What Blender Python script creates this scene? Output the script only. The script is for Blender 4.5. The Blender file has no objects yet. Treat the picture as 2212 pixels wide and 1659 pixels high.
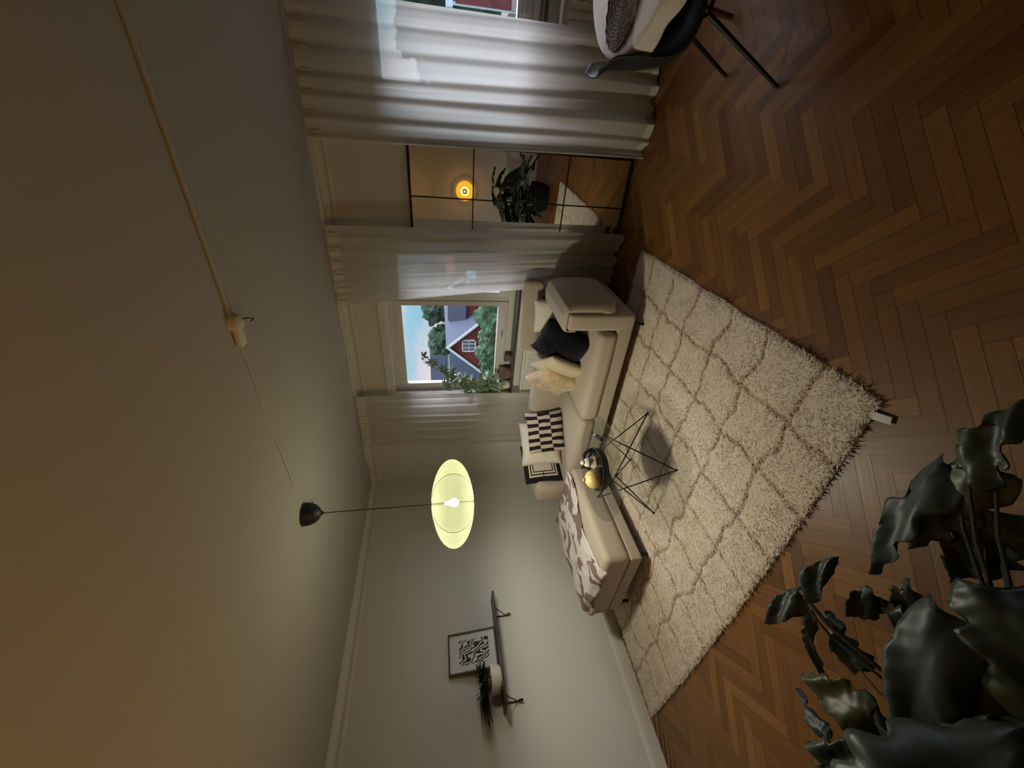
import bpy, bmesh, math, random
from mathutils import Vector, Matrix, noise, Euler
random.seed(7)
SC = bpy.context.scene
COL = SC.collection
PI = math.pi

# ------------------------------------------------------------------ camera
cam_d = bpy.data.cameras.new('camera')
cam = bpy.data.objects.new('camera', cam_d); COL.objects.link(cam)
FV = Vector((-0.56510, 0.80603, -0.17598)); RV = Vector((0.82124, 0.56997, -0.02651)); UV_ = Vector((-0.07894, 0.15950, 0.98404))
X, Y, Z = -UV_, RV, -FV          # the phone is held turned by 90 degrees
cam.matrix_world = Matrix(((X.x, Y.x, Z.x, 4.0056), (X.y, Y.y, Z.y, -3.6117), (X.z, Y.z, Z.z, 1.6127), (0, 0, 0, 1)))
cam_d.sensor_fit = 'HORIZONTAL'; cam_d.sensor_width = 36.0
cam_d.lens = 36.0 * 855.75 / 2212.0
cam_d.clip_start = 0.03; cam_d.clip_end = 400
SC.camera = cam

# ------------------------------------------------------------------ world (dusk sky with pink clouds)
W = bpy.data.worlds.new('World'); SC.world = W; W.use_nodes = True
nt = W.node_tree; N = nt.nodes; L = nt.links; N.clear()
out = N.new('ShaderNodeOutputWorld'); bg = N.new('ShaderNodeBackground')
tc = N.new('ShaderNodeTexCoord'); sep = N.new('ShaderNodeSeparateXYZ'); L.new(tc.outputs['Generated'], sep.inputs[0])
rmp = N.new('ShaderNodeValToRGB')
e = rmp.color_ramp.elements
e[0].position = 0.0; e[0].color = (.36, .62, .78, 1)
e[1].position = .55; e[1].color = (.62, .78, .92, 1)
k = e.new(.12); k.color = (.42, .72, .86, 1)
k = e.new(.26); k.color = (.66, .82, .93, 1)
L.new(sep.outputs[2], rmp.inputs[0])
mp = N.new('ShaderNodeMapping'); mp.inputs['Scale'].default_value = (2.2, 2.2, 7.0); mp.inputs['Rotation'].default_value = (.15, .25, 0)
L.new(tc.outputs['Generated'], mp.inputs[0])
nz = N.new('ShaderNodeTexNoise'); nz.inputs['Scale'].default_value = 1.5; nz.inputs['Detail'].default_value = 5; L.new(mp.outputs[0], nz.inputs['Vector'])
cr = N.new('ShaderNodeValToRGB'); cr.color_ramp.elements[0].position = .40; cr.color_ramp.elements[1].position = .56
L.new(nz.outputs[0], cr.inputs[0])
mx = N.new('ShaderNodeMix'); mx.data_type = 'RGBA'; L.new(cr.outputs[0], mx.inputs[0]); L.new(rmp.outputs[0], mx.inputs[6]); mx.inputs[7].default_value = (.90, .78, .85, 1)
L.new(mx.outputs[2], bg.inputs[0])
# sky lobe added towards +x, mostly unseen, to light the left wall
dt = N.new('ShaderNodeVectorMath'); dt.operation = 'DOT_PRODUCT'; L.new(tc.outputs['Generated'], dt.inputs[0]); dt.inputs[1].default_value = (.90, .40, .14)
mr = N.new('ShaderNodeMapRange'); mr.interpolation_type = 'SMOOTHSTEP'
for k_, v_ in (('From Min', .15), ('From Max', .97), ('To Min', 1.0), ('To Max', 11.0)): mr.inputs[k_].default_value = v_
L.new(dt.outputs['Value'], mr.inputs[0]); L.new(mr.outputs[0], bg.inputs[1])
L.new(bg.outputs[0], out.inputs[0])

# ------------------------------------------------------------------ exposure
vs = SC.view_settings
vs.view_transform = 'Standard'; vs.look = 'None'; vs.gamma = 1.0; vs.use_curve_mapping = False; vs.exposure = 0.0
SC.cycles.max_bounces = 8; SC.cycles.transparent_max_bounces = 16
SC.cycles.sample_clamp_indirect = 4.0; SC.cycles.caustics_reflective = False; SC.cycles.caustics_refractive = False

# ------------------------------------------------------------------ materials
MATS = {}
def mat(name, col=(.5, .5, .5), rough=.6, metal=0.0, nscale=None, namt=.15, bump=0.0, bscale=None, col2=None, spec=.5, sheen=0.0, coat=0.0, detail=3.0, stretch=(1, 1, 1), trans=0.0):
    m = bpy.data.materials.new(name); m.use_nodes = True; MATS[name] = m
    t = m.node_tree; b = t.nodes['Principled BSDF']
    b.inputs['Base Color'].default_value = (*col, 1); b.inputs['Roughness'].default_value = rough; b.inputs['Metallic'].default_value = metal
    b.inputs['Specular IOR Level'].default_value = spec
    b.inputs['Sheen Weight'].default_value = sheen; b.inputs['Coat Weight'].default_value = coat
    b.inputs['Transmission Weight'].default_value = trans
    tcn = t.nodes.new('ShaderNodeTexCoord'); mpn = t.nodes.new('ShaderNodeMapping'); mpn.inputs['Scale'].default_value = stretch
    t.links.new(tcn.outputs['Object'], mpn.inputs[0])
    nn = t.nodes.new('ShaderNodeTexNoise'); nn.inputs['Scale'].default_value = nscale or 12; nn.inputs['Detail'].default_value = detail
    t.links.new(mpn.outputs[0], nn.inputs['Vector'])
    r = t.nodes.new('ShaderNodeValToRGB'); r.color_ramp.elements[0].position = .35; r.color_ramp.elements[1].position = .65
    c2 = col2 or tuple(c * (1 - namt) for c in col)
    r.color_ramp.elements[0].color = (*c2, 1); r.color_ramp.elements[1].color = (*col, 1)
    t.links.new(nn.outputs[0], r.inputs[0]); t.links.new(r.outputs[0], b.inputs['Base Color'])
    if bump:
        n2 = t.nodes.new('ShaderNodeTexNoise'); n2.inputs['Scale'].default_value = bscale or 60; n2.inputs['Detail'].default_value = 4
        t.links.new(mpn.outputs[0], n2.inputs['Vector'])
        bp = t.nodes.new('ShaderNodeBump'); bp.inputs['Strength'].default_value = bump; bp.inputs['Distance'].default_value = .01
        t.links.new(n2.outputs[0], bp.inputs['Height']); t.links.new(bp.outputs[0], b.inputs['Normal'])
    return m

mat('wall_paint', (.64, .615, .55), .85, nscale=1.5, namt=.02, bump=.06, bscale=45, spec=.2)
mat('bounce_cut_paint', (.10, .11, .10), .9, nscale=2, namt=.05, bump=.04, bscale=30)  # dark tone added to cut light bounced off the unseen right wall
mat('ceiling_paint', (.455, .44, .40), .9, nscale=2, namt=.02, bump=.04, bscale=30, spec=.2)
mat('trim_paint', (.66, .63, .57), .5, nscale=4, namt=.03)
mat('white_frame', (.72, .70, .66), .45, nscale=6, namt=.04)
mat('sofa_fabric', (.50, .42, .325), .95, nscale=260, namt=.18, bump=.35, bscale=420, sheen=.25, spec=.15)
mat('black_metal', (.012, .012, .013), .4, nscale=20, metal=.3)
mat('black_plastic', (.010, .012, .015), .5, nscale=20)
mat('dark_wood', (.03, .02, .015), .4, nscale=8, stretch=(1, 12, 1))
mat('walnut', (.10, .055, .03), .45, nscale=10, stretch=(2, 2, 12))
mat('black_fur', (.008, .008, .012), 1.0, nscale=60, namt=.5, bump=1.0, bscale=90, sheen=.08, spec=.1)
mat('cream_linen', (.60, .50, .34), .9, nscale=120, namt=.12, bump=.2, bscale=260, sheen=.2)
mat('tan_velvet', (.60, .43, .24), .8, nscale=14, namt=.3, bump=.5, bscale=30, sheen=.8)
mat('white_cotton', (.72, .66, .56), .9, nscale=90, namt=.08, bump=.25, bscale=140, sheen=.2)
mat('black_trim', (.02, .017, .016), .95, nscale=50, namt=.3, sheen=.3, bump=.4)
mat('sill_stone', (.085, .07, .055), .35, nscale=18, namt=.5)
mat('sash_metal', (.75, .74, .72), .3, metal=.8)
mat('white_ceramic', (.72, .69, .62), .3, nscale=8, namt=.05, coat=.3)
mat('brown_glaze', (.20, .13, .10), .35, nscale=14, namt=.3, coat=.5)
mat('leaf_scheff', (.30, .38, .25), .3, nscale=14, col2=(.16, .24, .13))
mat('leaf_dark', (.012, .03, .012), .45, nscale=20, col2=(.006, .016, .006))
mat('stem_green', (.12, .15, .06), .6, nscale=12)
mat('leaf_blue', (.016, .04, .034), .5, nscale=9, col2=(.010, .026, .02))
mat('leaf_yellow', (.05, .055, .010), .45, nscale=9, col2=(.03, .04, .008))
mat('stem_dark', (.030, .034, .016), .7, nscale=12)
mat('soil', (.02, .014, .01), 1, nscale=60, bump=1)
mat('charcoal_pot', (.012, .012, .012), .6, nscale=30)
mat('jute', (.24, .19, .15), .9, nscale=70, namt=.5, bump=1.2, bscale=70)
mat('gold_glass', (.90, .68, .26), .35, metal=.15, nscale=90, namt=.35, bump=.4, bscale=120)
mat('stone_beige', (.50, .42, .33), .7, nscale=30, namt=.2)
mat('paper_white', (.72, .70, .66), .7, nscale=50, namt=.03)
mat('red_brown_wood', (.07, .018, .012), .25, nscale=10, stretch=(4, 4, 1), coat=.4)
mat('plinth_gray', (.30, .28, .25), .6)
mat('grass_far', (.06, .10, .05), 1, nscale=2, namt=.5)
mat('hedge_green', (.09, .18, .09), 1, nscale=1.6, namt=.65, bump=1.0, bscale=5, detail=8)
mat('tree_green', (.06, .12, .075), 1, nscale=1.2, namt=.6, bump=1.0, bscale=4, detail=8)
mat('bark', (.06, .045, .03), 1, nscale=6)
mat('slate_roof', (.035, .05, .09), .7, nscale=3, namt=.25, stretch=(1, 1, 6))
mat('tile_roof', (.50, .17, .13), .8, nscale=5, namt=.3)
mat('pale_roof', (.24, .25, .33), .7, nscale=3)
mat('white_board', (.72, .80, .86), .7, nscale=3, namt=.05)
mat('balcony_white', (.55, .75, .90), .6)
mat('balcony_red', (.16, .035, .04), .8, nscale=3, namt=.4)
mat('glass_dark', (.12, .14, .17), .15)
mat('asphalt', (.20, .21, .23), .9, nscale=4)

def red_boards():
    m = mat('red_boards', (.20, .035, .03), .85, nscale=2, namt=.2)
    t = m.node_tree; b = t.nodes['Principled BSDF']; w = t.nodes.new('ShaderNodeTexWave'); w.wave_type = 'BANDS'; w.bands_direction = 'X'
    w.inputs['Scale'].default_value = 2.2; tcn = t.nodes.new('ShaderNodeTexCoord'); t.links.new(tcn.outputs['Object'], w.inputs[0])
    bp = t.nodes.new('ShaderNodeBump'); bp.inputs['Strength'].default_value = .4; t.links.new(w.outputs['Fac'], bp.inputs['Height']); t.links.new(bp.outputs[0], b.inputs['Normal'])
red_boards()

def uvmat(name, build):
    """material with its colour computed from the UV map"""
    m = bpy.data.materials.new(name); m.use_nodes = True; MATS[name] = m
    t = m.node_tree; b = t.nodes['Principled BSDF']; b.inputs['Roughness'].default_value = .9; b.inputs['Specular IOR Level'].default_value = .2
    uv = t.nodes.new('ShaderNodeUVMap'); s = t.nodes.new('ShaderNodeSeparateXYZ'); t.links.new(uv.outputs[0], s.inputs[0])
    class G:
        def M(self, op, a, c=None, d=None):
            n = t.nodes.new('ShaderNodeMath'); n.operation = op
            for i, v in enumerate((a, c, d)):
                if v is None: continue
                if isinstance(v, (int, float)): n.inputs[i].default_value = v
                else: t.links.new(v, n.inputs[i])
            return n.outputs[0]
        def mix(self, f, a, c):
            n = t.nodes.new('ShaderNodeMix'); n.data_type = 'RGBA'
            if isinstance(f, (int, float)): n.inputs[0].default_value = f
            else: t.links.new(f, n.inputs[0])
            for i, v in ((6, a), (7, c)):
                if isinstance(v, tuple): n.inputs[i].default_value = (*v, 1)
                else: t.links.new(v, n.inputs[i])
            return n.outputs[2]
        def noise(self, sc, vec=None, det=3):
            n = t.nodes.new('ShaderNodeTexNoise'); n.inputs['Scale'].default_value = sc; n.inputs['Detail'].default_value = det
            t.links.new(vec or uv.outputs[0], n.inputs['Vector']); return n.outputs[0]
    g = G(); g.t = t; g.b = b; g.u = s.outputs[0]; g.v = s.outputs[1]; g.uv = uv.outputs[0]
    c = build(g)
    t.links.new(c, b.inputs['Base Color'])
    return m

def _stripe(g):
    wob = g.M('MULTIPLY', g.M('SUBTRACT', g.noise(5), .5), .05)
    col = g.M('FLOOR', g.M('MULTIPLY', g.M('ADD', g.v, wob), 3.0))
    row = g.M('FLOOR', g.M('MULTIPLY', g.M('ADD', g.u, wob), 11.0))
    par = g.M('MODULO', g.M('ADD', g.M('ADD', col, row), 40), 2.0)
    tcn = g.t.nodes.new('ShaderNodeBump'); tcn.inputs['Strength'].default_value = .8; tcn.inputs['Distance'].default_value = .01
    g.t.links.new(g.noise(70), tcn.inputs['Height']); g.t.links.new(tcn.outputs[0], g.b.inputs['Normal'])
    return g.mix(g.M('GREATER_THAN', par, .5), (.62, .53, .44), (.022, .014, .014))
uvmat('checked_fleece', _stripe)

def _maze(g):
    d = g.M('MINIMUM', g.M('MINIMUM', g.u, g.M('SUBTRACT', 1.0, g.u)), g.M('MINIMUM', g.v, g.M('SUBTRACT', 1.0, g.v)))
    def band(a, b): return g.M('MULTIPLY', g.M('GREATER_THAN', d, a), g.M('LESS_THAN', d, b))
    blk = g.M('ADD', g.M('ADD', g.M('LESS_THAN', d, .115), band(.155, .185)), band(.225, .25))
    nearu = g.M('LESS_THAN', g.M('ABSOLUTE', g.M('SUBTRACT', g.u, .5)), .012); nearv = g.M('LESS_THAN', g.M('ABSOLUTE', g.M('SUBTRACT', g.v, .5)), .012)
    tick = g.M('MULTIPLY', g.M('ADD', nearu, nearv), g.M('LESS_THAN', d, .25))
    return g.mix(g.M('GREATER_THAN', g.M('ADD', blk, tick), .5), (.66, .58, .48), (.015, .012, .012))
uvmat('maze_cotton', _maze)

def _hide(g):
    mp = g.t.nodes.new('ShaderNodeMapping'); mp.inputs['Scale'].default_value = (1.6, .95, 1); g.t.links.new(g.uv, mp.inputs[0])
    n = g.t.nodes.new('ShaderNodeTexNoise'); n.inputs['Scale'].default_value = 2.3; n.inputs['Detail'].default_value = .8; n.inputs['Distortion'].default_value = .9; g.t.links.new(mp.outputs[0], n.inputs['Vector'])
    v = g.M('ADD', n.outputs[0], g.M('MULTIPLY', g.M('SUBTRACT', g.noise(30), .5), .04))
    f = g.M('GREATER_THAN', v, .545)
    bp = g.t.nodes.new('ShaderNodeBump'); bp.inputs['Strength'].default_value = .6; bp.inputs['Distance'].default_value = .01
    g.t.links.new(g.noise(80), bp.inputs['Height']); g.t.links.new(bp.outputs[0], g.b.inputs['Normal'])
    return g.mix(f, (.70, .64, .59), (.25, .175, .15))
uvmat('hide_throw', _hide)

def _art(g):
    w = g.t.nodes.new('ShaderNodeTexWave'); w.inputs['Scale'].default_value = 5.0; w.inputs['Distortion'].default_value = 12; w.inputs['Detail'].default_value = 1.2; w.inputs['Detail Scale'].default_value = 1.1; w.bands_direction = 'DIAGONAL'
    g.t.links.new(g.uv, w.inputs[0])
    ink = g.M('GREATER_THAN', w.outputs['Fac'], .52)
    inside = g.M('MULTIPLY', g.M('LESS_THAN', g.M('ABSOLUTE', g.M('SUBTRACT', g.u, .5)), .33), g.M('LESS_THAN', g.M('ABSOLUTE', g.M('SUBTRACT', g.v, .47)), .33))
    return g.mix(g.M('MULTIPLY', ink, inside), (.66, .65, .62), (.05, .042, .042))
uvmat('ink_print', _art)

def _rug(g):
    # woven-in ochre lines on a cream pile; UV is in metres
    att = g.t.nodes.new('ShaderNodeAttribute'); att.attribute_name = 'line'
    f = g.M('MINIMUM', g.M('MULTIPLY', att.outputs['Fac'], g.M('ADD', .38, g.noise(9))), 1.0)
    n = g.noise(35); base = g.mix(n, (.58, .48, .37), (.72, .62, .50))
    bp = g.t.nodes.new('ShaderNodeBump'); bp.inputs['Strength'].default_value = .35; bp.inputs['Distance'].default_value = .006
    g.t.links.new(g.noise(70, det=4), bp.inputs['Height']); g.t.links.new(bp.outputs[0], g.b.inputs['Normal'])
    g.b.inputs['Sheen Weight'].default_value = .3
    return g.mix(f, base, (.27, .15, .055))
uvmat('shag_wool', _rug)

def _plank(g):
    att = g.t.nodes.new('ShaderNodeAttribute'); att.attribute_name = 'tone'
    mp = g.t.nodes.new('ShaderNodeMapping'); mp.inputs['Scale'].default_value = (3, 60, 1); g.t.links.new(g.uv, mp.inputs[0])
    n = g.noise(1.0, mp.outputs[0], 5)
    mp2 = g.t.nodes.new('ShaderNodeMapping'); mp2.inputs['Scale'].default_value = (2.5, 14, 1); g.t.links.new(g.uv, mp2.inputs[0])
    n2 = g.noise(1.0, mp2.outputs[0], 2)
    a = g.mix(att.outputs['Fac'], (.115, .042, .010), (.34, .155, .038))
    c = g.mix(g.M('MULTIPLY', n, .6), a, (.065, .024, .006))
    c = g.mix(g.M('MULTIPLY', g.M('SUBTRACT', n2, .35), .35), c, (.42, .20, .055))
    g.b.inputs['Specular IOR Level'].default_value = .36
    rr = g.M('ADD', .36, g.M('MULTIPLY', n, .12)); g.t.links.new(rr, g.b.inputs['Roughness'])
    bp = g.t.nodes.new('ShaderNodeBump'); bp.inputs['Strength'].default_value = .12; bp.inputs['Distance'].default_value = .002
    g.t.links.new(n, bp.inputs['Height']); g.t.links.new(bp.outputs[0], g.b.inputs['Normal'])
    return c
uvmat('oak_parquet', _plank)

def shader(name, fn):
    m = bpy.data.materials.new(name); m.use_nodes = True; MATS[name] = m
    t = m.node_tree; t.nodes.clear(); o = t.nodes.new('ShaderNodeOutputMaterial'); t.links.new(fn(t), o.inputs[0]); return m
def nd(t, k, **kw):
    n = t.nodes.new(k)
    for a, v in kw.items(): n.inputs[a.replace('_', ' ')].default_value = v
    return n
def mixs(t, f, a, b):
    n = t.nodes.new('ShaderNodeMixShader')
    if isinstance(f, float): n.inputs[0].default_value = f
    else: t.links.new(f, n.inputs[0])
    t.links.new(a, n.inputs[1]); t.links.new(b, n.inputs[2]); return n.outputs[0]

def _sheer(t):
    tcn = t.nodes.new('ShaderNodeTexCoord'); mp = nd(t, 'ShaderNodeMapping', Scale=(300, 300, 300)); t.links.new(tcn.outputs['Object'], mp.inputs[0])
    n = nd(t, 'ShaderNodeTexNoise', Scale=1.0, Detail=1.0); t.links.new(mp.outputs[0], n.inputs['Vector'])
    d = nd(t, 'ShaderNodeBsdfDiffuse', Color=(.62, .57, .50, 1)); tr = nd(t, 'ShaderNodeBsdfTranslucent', Color=(.88, .86, .83, 1))
    tp = nd(t, 'ShaderNodeBsdfTransparent', Color=(.96, .96, .96, 1))
    a = mixs(t, .48, d.outputs[0], tr.outputs[0])
    r = t.nodes.new('ShaderNodeMapRange'); r.inputs['From Min'].default_value = .3; r.inputs['From Max'].default_value = .7; r.inputs['To Min'].default_value = .03; r.inputs['To Max'].default_value = .10
    t.links.new(n.outputs[0], r.inputs[0])
    return mixs(t, r.outputs[0], a, tp.outputs[0])
shader('sheer_curtain', _sheer)
def _header(t):
    tcn = t.nodes.new('ShaderNodeTexCoord'); n = nd(t, 'ShaderNodeTexNoise', Scale=90.0); t.links.new(tcn.outputs['Object'], n.inputs['Vector'])
    mxn = t.nodes.new('ShaderNodeMix'); mxn.data_type = 'RGBA'; t.links.new(n.outputs[0], mxn.inputs[0]); mxn.inputs[6].default_value = (.66, .62, .55, 1); mxn.inputs[7].default_value = (.72, .68, .60, 1)
    d = t.nodes.new('ShaderNodeBsdfDiffuse'); t.links.new(mxn.outputs[2], d.inputs[0]); tr = nd(t, 'ShaderNodeBsdfTranslucent', Color=(.6, .57, .5, 1))
    return mixs(t, .2, d.outputs[0], tr.outputs[0])
shader('curtain_tape', _header)
def facing(t, lo, hi):
    lw = t.nodes.new('ShaderNodeLayerWeight'); lw.inputs[0].default_value = .5
    pw = t.nodes.new('ShaderNodeMath'); pw.operation = 'POWER'; t.links.new(lw.outputs['Facing'], pw.inputs[0]); pw.inputs[1].default_value = 4.5
    r = t.nodes.new('ShaderNodeMapRange'); r.inputs['To Min'].default_value = lo; r.inputs['To Max'].default_value = hi; t.links.new(pw.outputs[0], r.inputs[0]); return r.outputs[0]
def _pane(t):
    tp = nd(t, 'ShaderNodeBsdfTransparent', Color=(.93, .96, .97, 1)); gl = nd(t, 'ShaderNodeBsdfGlossy', Roughness=.02)
    return mixs(t, facing(t, .03, .5), tp.outputs[0], gl.outputs[0])
shader('window_glass', _pane)
def _tglass(t):
    tp = nd(t, 'ShaderNodeBsdfTransparent', Color=(.90, .92, .90, 1)); gl = nd(t, 'ShaderNodeBsdfGlossy', Roughness=.03)
    return mixs(t, facing(t, .07, .6), tp.outputs[0], gl.outputs[0])
shader('table_glass', _tglass)
def _mirror(t):
    tcn = t.nodes.new('ShaderNodeTexCoord'); n = nd(t, 'ShaderNodeTexNoise', Scale=3.0); t.links.new(tcn.outputs['Object'], n.inputs['Vector'])
    bp = nd(t, 'ShaderNodeBump', Strength=.02, Distance=.01); t.links.new(n.outputs[0], bp.inputs['Height'])
    g = nd(t, 'ShaderNodeBsdfGlossy', Color=(.84, .85, .84, 1), Roughness=.0); t.links.new(bp.outputs[0], g.inputs['Normal']); return g.outputs[0]
shader('mirror_glass', _mirror)
def _shade(t):
    tcn = t.nodes.new('ShaderNodeTexCoord'); n = nd(t, 'ShaderNodeTexNoise', Scale=14.0, Detail=3.0); t.links.new(tcn.outputs['Object'], n.inputs['Vector'])
    r = t.nodes.new('ShaderNodeMapRange'); r.inputs['To Min'].default_value = .88; r.inputs['To Max'].default_value = 1.12; t.links.new(n.outputs[0], r.inputs[0])
    # glow painted into the emission, brighter towards the edges where the silk looks thicker
    em = nd(t, 'ShaderNodeEmission', Color=(.93, .95, .46, 1)); m = t.nodes.new('ShaderNodeMath'); m.operation = 'MULTIPLY'; t.links.new(r.outputs[0], m.inputs[0]); m.inputs[1].default_value = .92
    lw = t.nodes.new('ShaderNodeLayerWeight'); lw.inputs[0].default_value = .5
    r2 = t.nodes.new('ShaderNodeMapRange'); r2.inputs['From Min'].default_value = .2; r2.inputs['To Min'].default_value = .92; r2.inputs['To Max'].default_value = 1.5; t.links.new(lw.outputs['Facing'], r2.inputs[0])
    m3 = t.nodes.new('ShaderNodeMath'); m3.operation = 'MULTIPLY'; t.links.new(m.outputs[0], m3.inputs[0]); t.links.new(r2.outputs[0], m3.inputs[1])
    t.links.new(m3.outputs[0], em.inputs[1]); tp = nd(t, 'ShaderNodeBsdfTransparent', Color=(1, 1, 1, 1))
    return mixs(t, .30, em.outputs[0], tp.outputs[0])
shader('silk_shade', _shade)
def emis(name, c, s):
    def f(t):
        tcn = t.nodes.new('ShaderNodeTexCoord'); n = nd(t, 'ShaderNodeTexNoise', Scale=4.0); t.links.new(tcn.outputs['Object'], n.inputs['Vector'])
        r = t.nodes.new('ShaderNodeMapRange'); r.inputs['To Min'].default_value = s * .95; r.inputs['To Max'].default_value = s * 1.05; t.links.new(n.outputs[0], r.inputs[0])
        em = nd(t, 'ShaderNodeEmission', Color=(*c, 1)); t.links.new(r.outputs[0], em.inputs[1]); return em.outputs[0]
    return shader(name, f)
emis('bulb', (1, .93, .72), 30)
emis('amber_shade', (1.0, .46, .03), 1.15)
emis('amber_bulb', (1.0, .74, .26), 1.7)
emis('candle_ball_glow', (.9, .6, .15), .25)

# ------------------------------------------------------------------ mesh helpers
class MB:
    def __init__(self): self.v = []; self.f = []; self.uv = []
    def add(self, vs, fs, uvs=None):
        o = len(self.v); self.v += [tuple(a) for a in vs]
        for i, f in enumerate(fs):
            self.f.append([o + q for q in f]); self.uv.append(uvs[i] if uvs else [(0, 0)] * len(f))
    def box(self, x0, x1, y0, y1, z0, z1, b=0.0, seg=2, mtx=None):
        bm = bmesh.new(); bmesh.ops.create_cube(bm, size=1)
        for q in bm.verts: q.co = Vector(((x0 + x1) / 2 + q.co.x * (x1 - x0), (y0 + y1) / 2 + q.co.y * (y1 - y0), (z0 + z1) / 2 + q.co.z * (z1 - z0)))
        if b > 0: bmesh.ops.bevel(bm, geom=bm.edges[:], offset=b, segments=seg, profile=.5, affect='EDGES')
        bm.verts.index_update()
        if mtx:
            for q in bm.verts: q.co = mtx @ q.co
        self.add([q.co for q in bm.verts], [[q.index for q in f.verts] for f in bm.faces]); bm.free(); return self
    def tube(self, pts, r, n=8, caps=True):
        pts = [Vector(q) for q in pts]; rs = r if isinstance(r, (list, tuple)) else [r] * len(pts)
        vs, fs = [], []; prev = None
        for i, q in enumerate(pts):
            d = (pts[min(i + 1, len(pts) - 1)] - pts[max(i - 1, 0)]).normalized()
            a = d.orthogonal().normalized() if prev is None else (prev - d * prev.dot(d)).normalized()
            prev = a; b2 = d.cross(a)
            for k2 in range(n):
                t2 = 2 * PI * k2 / n; vs.append(q + (a * math.cos(t2) + b2 * math.sin(t2)) * rs[i])
        for i in range(len(pts) - 1):
            for k2 in range(n): fs.append([i * n + k2, i * n + (k2 + 1) % n, (i + 1) * n + (k2 + 1) % n, (i + 1) * n + k2])
        if caps: fs.append(list(range(n))[::-1]); fs.append([(len(pts) - 1) * n + k2 for k2 in range(n)])
        self.add(vs, fs); return self
    def lathe(self, prof, c=(0, 0, 0), n=32, flute=0, famp=0.0, mtx=None):
        vs, fs = [], []; c = Vector(c)
        for (r, z) in prof:
            for k2 in range(n):
                t2 = 2 * PI * k2 / n; rr = r * (1 + famp * abs(math.sin(t2 * flute / 2)) if flute else 1)
                q = Vector((rr * math.cos(t2), rr * math.sin(t2), z)); vs.append(c + (mtx @ q if mtx else q))
        for i in range(len(prof) - 1):
            for k2 in range(n): fs.append([i * n + k2, i * n + (k2 + 1) % n, (i + 1) * n + (k2 + 1) % n, (i + 1) * n + k2])
        if prof[0][0] > 1e-5: fs.append(list(range(n))[::-1])
        if prof[-1][0] > 1e-5: fs.append([(len(prof) - 1) * n + k2 for k2 in range(n)])
        self.add(vs, fs); return self
    def build(self, name, m, parent=None, smooth=True, auto=True, loc=None):
        me = bpy.data.meshes.new(name)
        org = Vector(loc) if loc else Vector((0, 0, 0))
        me.from_pydata([tuple(Vector(q) - org) for q in self.v], [], self.f); me.update()
        uvl = me.uv_layers.new(name='UVMap'); i = 0
        for f in self.uv:
            for q in f: uvl.data[i].uv = q; i += 1
        me.materials.append(MATS[m] if isinstance(m, str) else m)
        if smooth:
            me.polygons.foreach_set('use_smooth', [True] * len(me.polygons))
            if auto: me.set_sharp_from_angle(angle=math.radians(40))
        o = bpy.data.objects.new(name, me); COL.objects.link(o); o.location = org
        if parent:
            o.parent = parent; o.location = org - world_loc(parent)
        return o

def world_loc(o):
    l = Vector(o.location)
    while o.parent: o = o.parent; l += Vector(o.location)
    return l
def thing(name, label, cat, loc=(0, 0, 0), group=None):
    o = bpy.data.objects.new(name, None); COL.objects.link(o); o.location = loc; o.empty_display_size = .1
    o['label'] = label; o['category'] = cat
    if group: o['group'] = group
    return o
def tag(o, label, cat, group=None, kind=None):
    o['label'] = label; o['category'] = cat
    if group: o['group'] = group
    if kind: o['kind'] = kind
    return o
def struct(o): o['kind'] = 'structure'; return o

def grid(fn, nu, nv, closed_u=False, thick=None):
    """surface from fn(u,v) with u,v in 0..1"""
    vs = []; fs = []; uvs = []
    for j in range(nv + 1):
        for i in range(nu + 1): vs.append(Vector(fn(i / nu, j / nv)))
    for j in range(nv):
        for i in range(nu):
            a = j * (nu + 1) + i; fs.append([a, a + 1, a + nu + 2, a + nu + 1])
            uvs.append([(i / nu, j / nv), ((i + 1) / nu, j / nv), ((i + 1) / nu, (j + 1) / nv), (i / nu, (j + 1) / nv)])
    return vs, fs, uvs
def solidify(o, t, off=0.0):
    md = o.modifiers.new('thickness', 'SOLIDIFY'); md.thickness = t; md.offset = off; return o

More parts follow.
